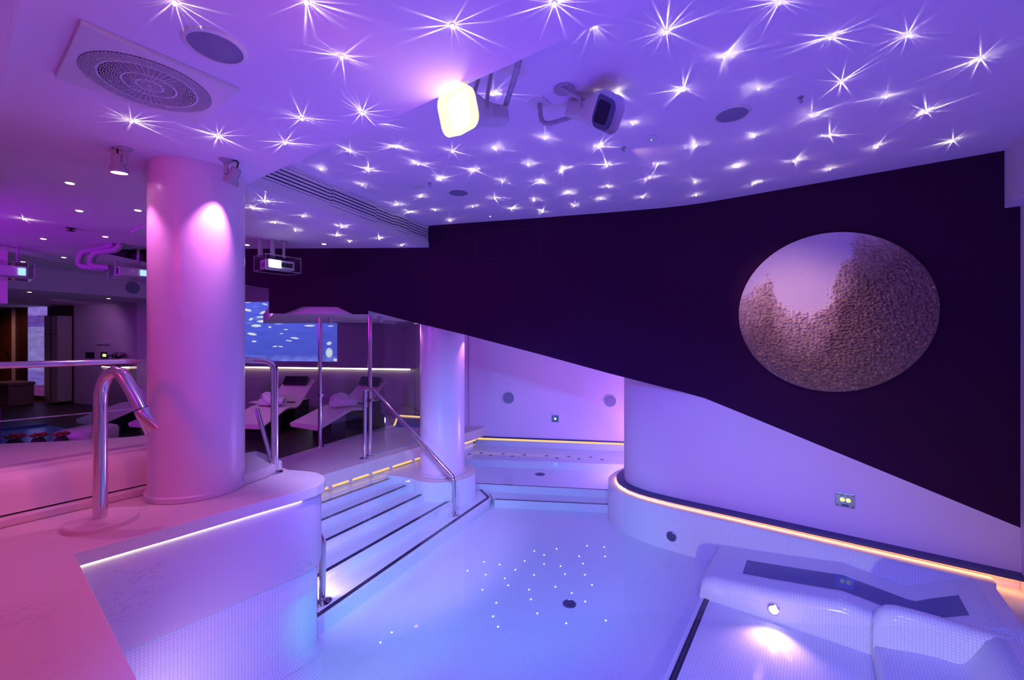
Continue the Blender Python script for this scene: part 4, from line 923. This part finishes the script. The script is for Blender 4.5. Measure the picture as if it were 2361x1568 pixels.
def roll(c, ax, L_, R, label):
    o = empty('rolled_towel', c); tag(o, label, 'towel'); ax = Vector(ax).normalized(); sd = Vector((0, 0, 1)); u = ax.cross(sd).normalized()
    V = []; F = []; n = 60
    for s in (-0.5, -0.46, 0.46, 0.5):
        for k in range(n+1):
            t = k/n; a = t*5.2*PI; rad = R*(0.16+0.84*t)*(0.97 if abs(s) == 0.5 else 1)*(1+0.03*math.sin(a*1.7))
            V.append(ax*L_*s+u*rad*math.cos(a)+sd*(rad*math.sin(a)*0.92))
    for i in range(3):
        for k in range(n): F.append([i*(n+1)+k, i*(n+1)+k+1, (i+1)*(n+1)+k+1, (i+1)*(n+1)+k])
    t_ = raw('terry_roll', V, F, M_TOWEL, o, True); md = t_.modifiers.new('thick', 'SOLIDIFY'); md.thickness = 0.012
    return o
def robe(c, sx, sy, sz, label):
    o = empty('folded_robe', c); tag(o, label, 'robe'); V = []; F = []; nu, nv = 40, 24
    for j in range(nv+1):
        v = j/nv*PI/2
        for i in range(nu):
            u = 2*PI*i/nu; x, y, z = math.cos(u)*math.cos(v), math.sin(u)*math.cos(v), math.sin(v)
            k = 1+0.16*noise.noise(Vector((x*2.2+c[0]*9, y*2.2, z*3)))+0.07*math.sin(9*z+4*x+c[1]*7)
            V.append((x*sx*k, y*sy*k, z*sz*k))
    for j in range(nv):
        for i in range(nu): F.append([j*nu+i, j*nu+(i+1) % nu, (j+1)*nu+(i+1) % nu, (j+1)*nu+i])
    raw('robe_cloth', V, F, M_TOWEL, o, True)
    V2 = [(x*1.0, y, z) for x, y, z in []]
    MB().tube([(-sx*0.75, -sy*0.5, sz*0.55), (0, -sy*0.75, sz*0.85), (sx*0.75, -sy*0.45, sz*0.5)], 0.022, 8).build('belt', M_TOWEL, o, smooth=True)
    return o
robe((-7.46, 4.62, LG+0.555), 0.24, 0.20, 0.22, 'white folded robe on the lounger behind the glass')
roll((-7.17, 4.60, LG+0.635), (0.75, 0.5, 0), 0.30, 0.075, 'white rolled towel next to the robe behind the glass')
robe((-8.75, 3.92, LG+0.545), 0.25, 0.19, 0.24, 'white folded robe on the lounger by the column')
roll((-8.42, 3.88, LG+0.63), (0.75, 0.5, 0), 0.30, 0.075, 'white rolled towel beside the robe by the column')
robe((-11.25, 2.50, LG+0.545), 0.26, 0.2, 0.28, 'white folded robe on the lounger left of the column')
tb = empty('side_table', (-9.78, 4.30, LG)); tag(tb, 'low pale side table between two loungers', 'table')
MB().box((-0.38, -0.22, 0.40), (0.38, 0.22, 0.44)).build('table_top', M_SEAT, tb, bevel=0.01); MB().box((-0.30, -0.16, 0.0), (0.30, 0.16, 0.40)).build('table_base', M_BLKLEATHER, tb)
tp = empty('red_teapot', (-9.98, 4.36, LG+0.44)); tag(tp, 'small red teapot on the low side table', 'teapot')
MB().lathe([(0.04, 0), (0.085, 0.03), (0.095, 0.07), (0.07, 0.11), (0.035, 0.125), (0, 0.127)], 20).build('pot', M_RED, tp, smooth=True)
MB().lathe([(0.012, 0.125), (0.02, 0.14), (0, 0.15)], 10).build('lid_knob', M_RED, tp); MB().tube(arc([(0.08, 0, 0.05), (0.13, 0, 0.09), (0.15, 0, 0.12)], 0.02), [0.02]*0 or 0.014, 8).build('spout', M_RED, tp)
MB().tube(arc([(-0.08, 0, 0.10), (-0.14, 0, 0.10), (-0.14, 0, 0.04), (-0.08, 0, 0.03)], 0.03), 0.008, 6).build('handle', M_RED, tp)
po = empty('pouf', (-10.02, 1.52, LG)); tag(po, 'pale rounded pouf behind the bench', 'pouf')
V, F = loft([(0.0, 0.74, 0.50), (0.02, 0.80, 0.56), (0.26, 0.82, 0.58), (0.31, 0.78, 0.54), (0.335, 0.66, 0.42)], (0, 0, 0), (0, 0, 1), (0.8, 0.6, 0), 0.35); MB().add(V, F).build('cushion', M_SEAT, po, smooth=True)
MB().tube([(-0.3, -0.26, 0.26), (0.3, -0.26, 0.26)], 0.006, 5).build('piping', M_SEAT, po)
# shallow blue foot bath behind the bench with red flowers
b_ = MB(); b_.prism([(-13.0,-1.6),(-11.0,-1.6),(-10.6,1.15),(-11.6,1.75),(-13.0,1.4)], LG-0.0, LG+0.02)
fb_ = tag(b_.build('foot_bath', simple('foot_bath_tile', (0.12, 0.3, 0.7), 0.2)), 'shallow blue foot bath in the dark floor behind the bench', 'basin')
MB().prism([(-14.6,-1.6),(-13.0,-1.6),(-13.0,1.4),(-14.6,1.0)], LG, LG+0.06).build('bath_step', simple('teal_step', (0.03, 0.12, 0.22), 0.4), fb_)
lamp('foot_bath_fill', 'SPOT', (-11.9, -0.9, 1.8), 20, (0.1, 0.3, 1.0), 0.1, (-11.8, 0.8, LG), 70, 0.7)  # added blue spot without a fixture, tints the bath from above
for i, (x, y, s) in enumerate([(-9.62, 0.70, 0.85), (-9.47, 0.92, 0.8), (-9.32, 1.14, 0.75)]):
    o = empty('red_flower', (x, y, LG+0.32)); tag(o, ['leftmost dark red flower head behind the bench', 'middle dark red flower head behind the bench', 'dark red flower head nearest the pouf behind the bench'][i], 'flower', 'red flowers behind the bench')
    for k in range(14):
        t = 2*PI*k/14*2.6; rr = 0.13*s*(0.35+0.65*k/14); w_ = 0.05*s; c_ = Vector((rr*math.cos(t), rr*math.sin(t), 0.10*s*(1-k/18)))
        V, F = loft([(0, 0.012, 0.01), (0.05*s, 0.075*s, 0.018), (0.09*s, 0.03*s, 0.01)], c_*0.5+Vector((0, 0, 0.03)), Vector((math.cos(t), math.sin(t), 0.45)), (0, 0, 1)); MB().add(V, F).build('petal', M_RED, o, smooth=True)
    MB().lathe([(0.09*s, -0.3), (0.12*s, -0.05), (0.07*s, 0.03), (0, 0.04)], 12).build('pot', M_LEAF, o)
pd_ = empty('lit_pedestal', (-9.80, 0.28, LG)); tag(pd_, 'dark pedestal topped by a glowing blue glass block at the picture edge', 'lamp')
MB().box((-0.4, -0.3, 0), (0.37, 0.28, 0.84)).build('pedestal_body', simple('aubergine', (0.08, 0.02, 0.09), 0.4), pd_); MB().box((-0.4, -0.3, 0.84), (0.35, 0.26, 1.02)).build('glass_block', emit('blue_block', (0.25, 0.5, 1.0), 0.9), pd_)
# plunge pool beside the return wall
b_ = MB(); b_.prism([(-7.10,5.62),(-6.6,5.9),(-6.75,6.75),(-7.9,6.35)], LG, LG+0.03); o = tag(b_.build('plunge_pool', simple('plunge_water', (0.10, 0.16, 0.5), 0.05)), 'small blue plunge pool behind the glass screen', 'pool')
pp = [(-7.10,5.62,LG+.035),(-7.9,6.35,LG+.035),(-6.75,6.75,LG+.035),(-6.6,5.9,LG+.035)]
MB().tube([Vector(p) for p in pp], 0.022, 6).build('amber_edge', MATS['amber_strip'], o)

# ------------------------------------------------------------------ tiled loungers in the pool
def pool_platform():
    o = prism_uv('floor_pool_platform', [(-0.95,0.45),(1.2,0.45),(1.2,4.52),(-0.95,4.52)], PF, PLAT, M_TILE)
    struct(o, 'raised white tiled platform below the pool loungers')
    strip('dark_tile_line', [(-0.885,0.45),(-0.885,4.50)], 0.05, PLAT, M_DTILE, o)
pool_platform()
def side_round(b_in, b_out, r, z, base, n=5):
    pts = [(b_in, z)]
    s = 1 if b_out > b_in else -1
    for k in range(n+1):
        t = PI/2*k/n; pts.append((b_out-s*r+s*r*math.sin(t), z-r+r*math.cos(t)))
    pts.append((b_out, base)); return pts
lo1 = empty('tiled_pool_lounger', (0.2, 4.9, PLAT)); tag(lo1, 'white mosaic pool lounger along the wall with a dark inlaid panel', 'pool lounger')
pr1 = [(-0.955,-1.37),(-0.95,-1.27),(-0.935,-1.215),(-0.90,-1.18),(-0.85,-1.165),(-0.4,-1.112),(0.0,-1.058),(0.17,-1.033),(0.23,-1.035),(0.45,-1.066),(0.64,-1.095),(0.70,-1.092),(0.80,-1.03),(1.0,-0.925),(1.08,-0.893),(1.16,-0.886),(1.215,-0.886)]
rows = []
for a, z in pr1:
    cs = side_round(5.336, 4.5, 0.08, z, min(PLAT-0.01, z-0.1)); cs = [(4.70, z) if False else c for c in cs]
    rows.append([(a-0.2, b-4.9, zz-PLAT) for b, zz in [(5.336, z), (5.05, z), (4.74, z)]+cs[1:]])
gridsurf('tiled_body', rows, M_TILE, lo1, True, 50)
def panel(pts, name):
    rws = [[(a-0.2, b-4.9, z-PLAT+0.003) for a, z in pts] for b in (4.74, 5.05)]
    return gridsurf(name, rws, M_PTILE, lo1, False)
panel([(-0.60, -1.136), (-0.4, -1.112), (0.0, -1.058), (0.17, -1.033), (0.20, -1.031)], 'inlay_panel'); panel([(0.20, -1.031), (0.23, -1.035), (0.45, -1.066), (0.64, -1.095), (0.70, -1.092)], 'inlay_panel'); panel([(0.70, -1.091), (0.80, -1.03), (0.96, -0.945)], 'inlay_panel')
for x in (0.16, 0.215):
    MB().lathe([(0.014, 0.0), (0.014, 0.006), (0.008, 0.006), (0.008, 0.002)], 14, (x-0.2, 4.585-4.9, -1.033-PLAT)).build('jet_button', M_WPLAST, lo1)
lo2 = empty('tiled_pool_lounger', (0.8, 3.6, PLAT)); tag(lo2, 'white mosaic pool lounger with a rounded arm nearest the camera', 'pool lounger')
pr2 = [(0.36,-1.37),(0.36,-1.26),(0.375,-1.225),(0.42,-1.205),(0.60,-1.165),(0.72,-1.15),(0.82,-1.15),(0.86,-1.13),(0.90,-1.06),(0.96,-0.93),(1.02,-0.892),(1.16,-0.886),(1.215,-0.886)]
gridsurf('tiled_body', [[(a-0.8, b-3.6, z-PLAT) for b in (4.40, 3.9, 3.2, 2.4, 1.6)] for a, z in pr2], M_TILE, lo2, True, 50)
rows = []
for a, zt in [(0.358,-1.09),(0.362,-1.04),(0.375,-0.99),(0.40,-0.945),(0.44,-0.91),(0.50,-0.892),(0.60,-0.886),(0.8,-0.886),(0.95,-0.886),(1.1,-0.886)]:
    w_ = 0.08 if a > 0.43 else 0.08*(0.55+0.45*(a-0.355)/0.075)
    cs = [(4.44-w_, -1.38), (4.44-w_, zt-0.07)]
    for k in range(9):
        t = PI*k/8; cs.append((4.44-w_*math.cos(t), zt-0.07+0.07*math.sin(t)))
    cs.append((4.44+w_, -1.38)); rows.append([(a-0.8, b-3.6, z-PLAT) for b, z in cs])
gridsurf('arm_rest', rows, M_TILE, lo2, True, 60)
fr_ = rows[0]; raw('arm_front', [(x-0.001, y, z) for x, y, z in fr_], [list(range(len(fr_)))], M_TILE, lo2, uvs=[(y, z) for x, y, z in fr_])
# lamp in the lounger front
pl_ = empty('pool_lamp', (-0.32, 4.495, -1.255)); tag(pl_, 'bright pink white lamp in the front of the tiled pool lounger', 'pool lamp')
RX = Matrix.Rotation(PI/2, 3, 'X')
MB().lathe([(0.05, 0.0), (0.05, 0.012), (0.036, 0.016), (0.036, 0.010)], 24, (0, 0, 0), RX).build('bezel', M_CHROME, pl_, smooth=True); MB().lathe([(0.036, 0.011), (0.02, 0.018), (0, 0.02)], 20, (0, 0, 0), RX).build('lens', M_POOLLENS, pl_)
lamp('pool_lamp_beam', 'SPOT', (-0.32, 4.40, -1.225), 17, (1.0, 0.50, 0.82), 0.03, (-0.30, 4.06, -1.40), 118, 1.0)
# hidden lamps: deck wall corner and near wall
for (p, q, e, lab) in (((-3.83, 2.02, -1.13), (-4.2, 3.4, -1.3), 9, 'round pool lamp in the wall behind the deck corner'), ((-2.9, 0.50, -1.2), (-3.3, 1.3, -1.25), 10, 'round pool lamp in the near pool wall')):
    o = empty('pool_lamp', p); tag(o, lab, 'pool lamp'); MB().lathe([(0.06, 0.0), (0.06, 0.012), (0.04, 0.016)], 20, (0, 0, 0), Matrix.Rotation(-PI/2, 3, 'X')).build('bezel', M_CHROME, o)
    lamp('pool_lamp_beam', 'SPOT', (p[0], p[1]+0.06, p[2]), e, (1.0, 0.62, 0.95), 0.04, q, 140, 0.8)
# inlets, drains, jets
def drain(p, r_, label, wall=False):
    o = empty('pool_drain' if not wall else 'pool_inlet', p); tag(o, label, 'drain' if not wall else 'inlet'); R = Matrix.Rotation(PI/2, 3, 'X') if wall else None
    MB().lathe([(r_, 0.0), (r_, 0.004), (r_*0.85, 0.009), (r_*0.8, 0.005)], 32, (0, 0, 0), R).build('rim', M_STEEL, o, smooth=True)
    MB().lathe([(r_*0.82, 0.005), (0, 0.006)], 24, (0, 0, 0), R).build('cover', M_TRIMDK, o)
    m = MB()
    for q in range(8):
        t = 2*PI*q/8; Rz = Matrix.Rotation(t, 3, 'Z'); R3 = R @ Rz if R else Rz; m.box((r_*0.3, -0.004, 0.0065), (r_*0.7, 0.004, 0.008), R3)
    m.build('slots', M_DKPL, o); return o
drain((-1.976, 3.684, PF), 0.068, 'round dark drain in the open pool floor'); drain((-3.909, 6.21, -1.17), 0.09, 'round dark drain in the alcove floor'); drain((-1.449, 5.33, -1.229), 0.06, 'round steel inlet in the curved pool wall', True)
jet0 = None
for i, (x, y) in enumerate(JETS):
    if jet0 is None:
        jet0 = MB().lathe([(0.032, 0.0), (0.032, 0.004), (0.02, 0.006), (0.012, 0.002), (0, 0.002)], 16).build('air_jet', M_TRIMDK, smooth=True); o = jet0
    else: o = jet0.copy(); COL.objects.link(o)
    o.location = (x, y, -1.04); tag(o, 'dark round air jet in the submerged alcove seat', 'jet', 'air jets in the alcove seat')
dot0 = None
for i, (x, y) in enumerate(FLOOR_DOTS):
    if dot0 is None: dot0 = MB().lathe([(0.0065, 0.0), (0.006, 0.003), (0.003, 0.005), (0, 0.0055)], 12).build('floor_star', M_FIBRE); o = dot0
    else: o = dot0.copy(); COL.objects.link(o)
    o.location = (x, y, PF); tag(o, 'tiny white point light in the open pool floor', 'floor light', 'point lights in the pool floor')
# wall buttons
bp = empty('wall_switch', (0.235, 5.565, -0.47)); tag(bp, 'steel panel with two lime lit buttons on the white wall', 'switch')
MB().box((-0.08, -0.012, -0.072), (0.08, 0, 0.072)).build('plate', M_STEEL, bp, bevel=0.003)
for x in (-0.022, 0.026): MB().lathe([(0.020, 0.0), (0.020, 0.018), (0, 0.02)], 20, (x, 0, 0.004), RX).build('button', M_LIME, bp); MB().lathe([(0.006, 0.018), (0, 0.0215)], 10, (x, 0, 0.004), RX).build('button_core', M_TRIMDK, bp)
for x in (-0.062, 0.062):
    for z in (-0.055, 0.055): MB().lathe([(0.006, 0.012), (0, 0.0145)], 8, (x, 0, z), RX).build('screw', M_DKPL, bp)
MB().box((-0.03, -0.0135, -0.060), (0.03, -0.012, -0.042)).build('name_plate', M_TRIMDK, bp)
MB().box((-0.045, -0.0135, 0.045), (-0.01, -0.012, 0.052)).build('caption_bar', M_TRIMDK, bp); MB().box((0.015, -0.0135, 0.045), (0.035, -0.012, 0.052)).build('caption_bar', M_TRIMDK, bp)
bp = empty('wall_switch', (-4.302, 6.315+(-4.302+6.45)*2.695/5.25, -0.43), nrz); tag(bp, 'small steel panel with one lime button on the alcove wall', 'switch')
MB().box((-0.068, -0.012, -0.068), (0.068, 0, 0.068)).build('plate', M_STEEL, bp); MB().lathe([(0.022, 0.0), (0.022, 0.018), (0, 0.02)], 20, (0, 0, 0), RX).build('button', M_LIME, bp)
# ------------------------------------------------------------------ water
wpoly = [(1.21,0.43),(1.21,5.335)]+pool_path[1:-1]+[(-1.6,8.8),(-6.4,6.33),(-5.66,6.0),(-5.52,4.832),(-5.5,3.03),(-5.5,2.0)]+[(x, y) for x, y in offs(wall_poly[:-1], 0.03)[::-1]]
struct(flat('water', wpoly, WT, M_WATER), 'still clear pool water')
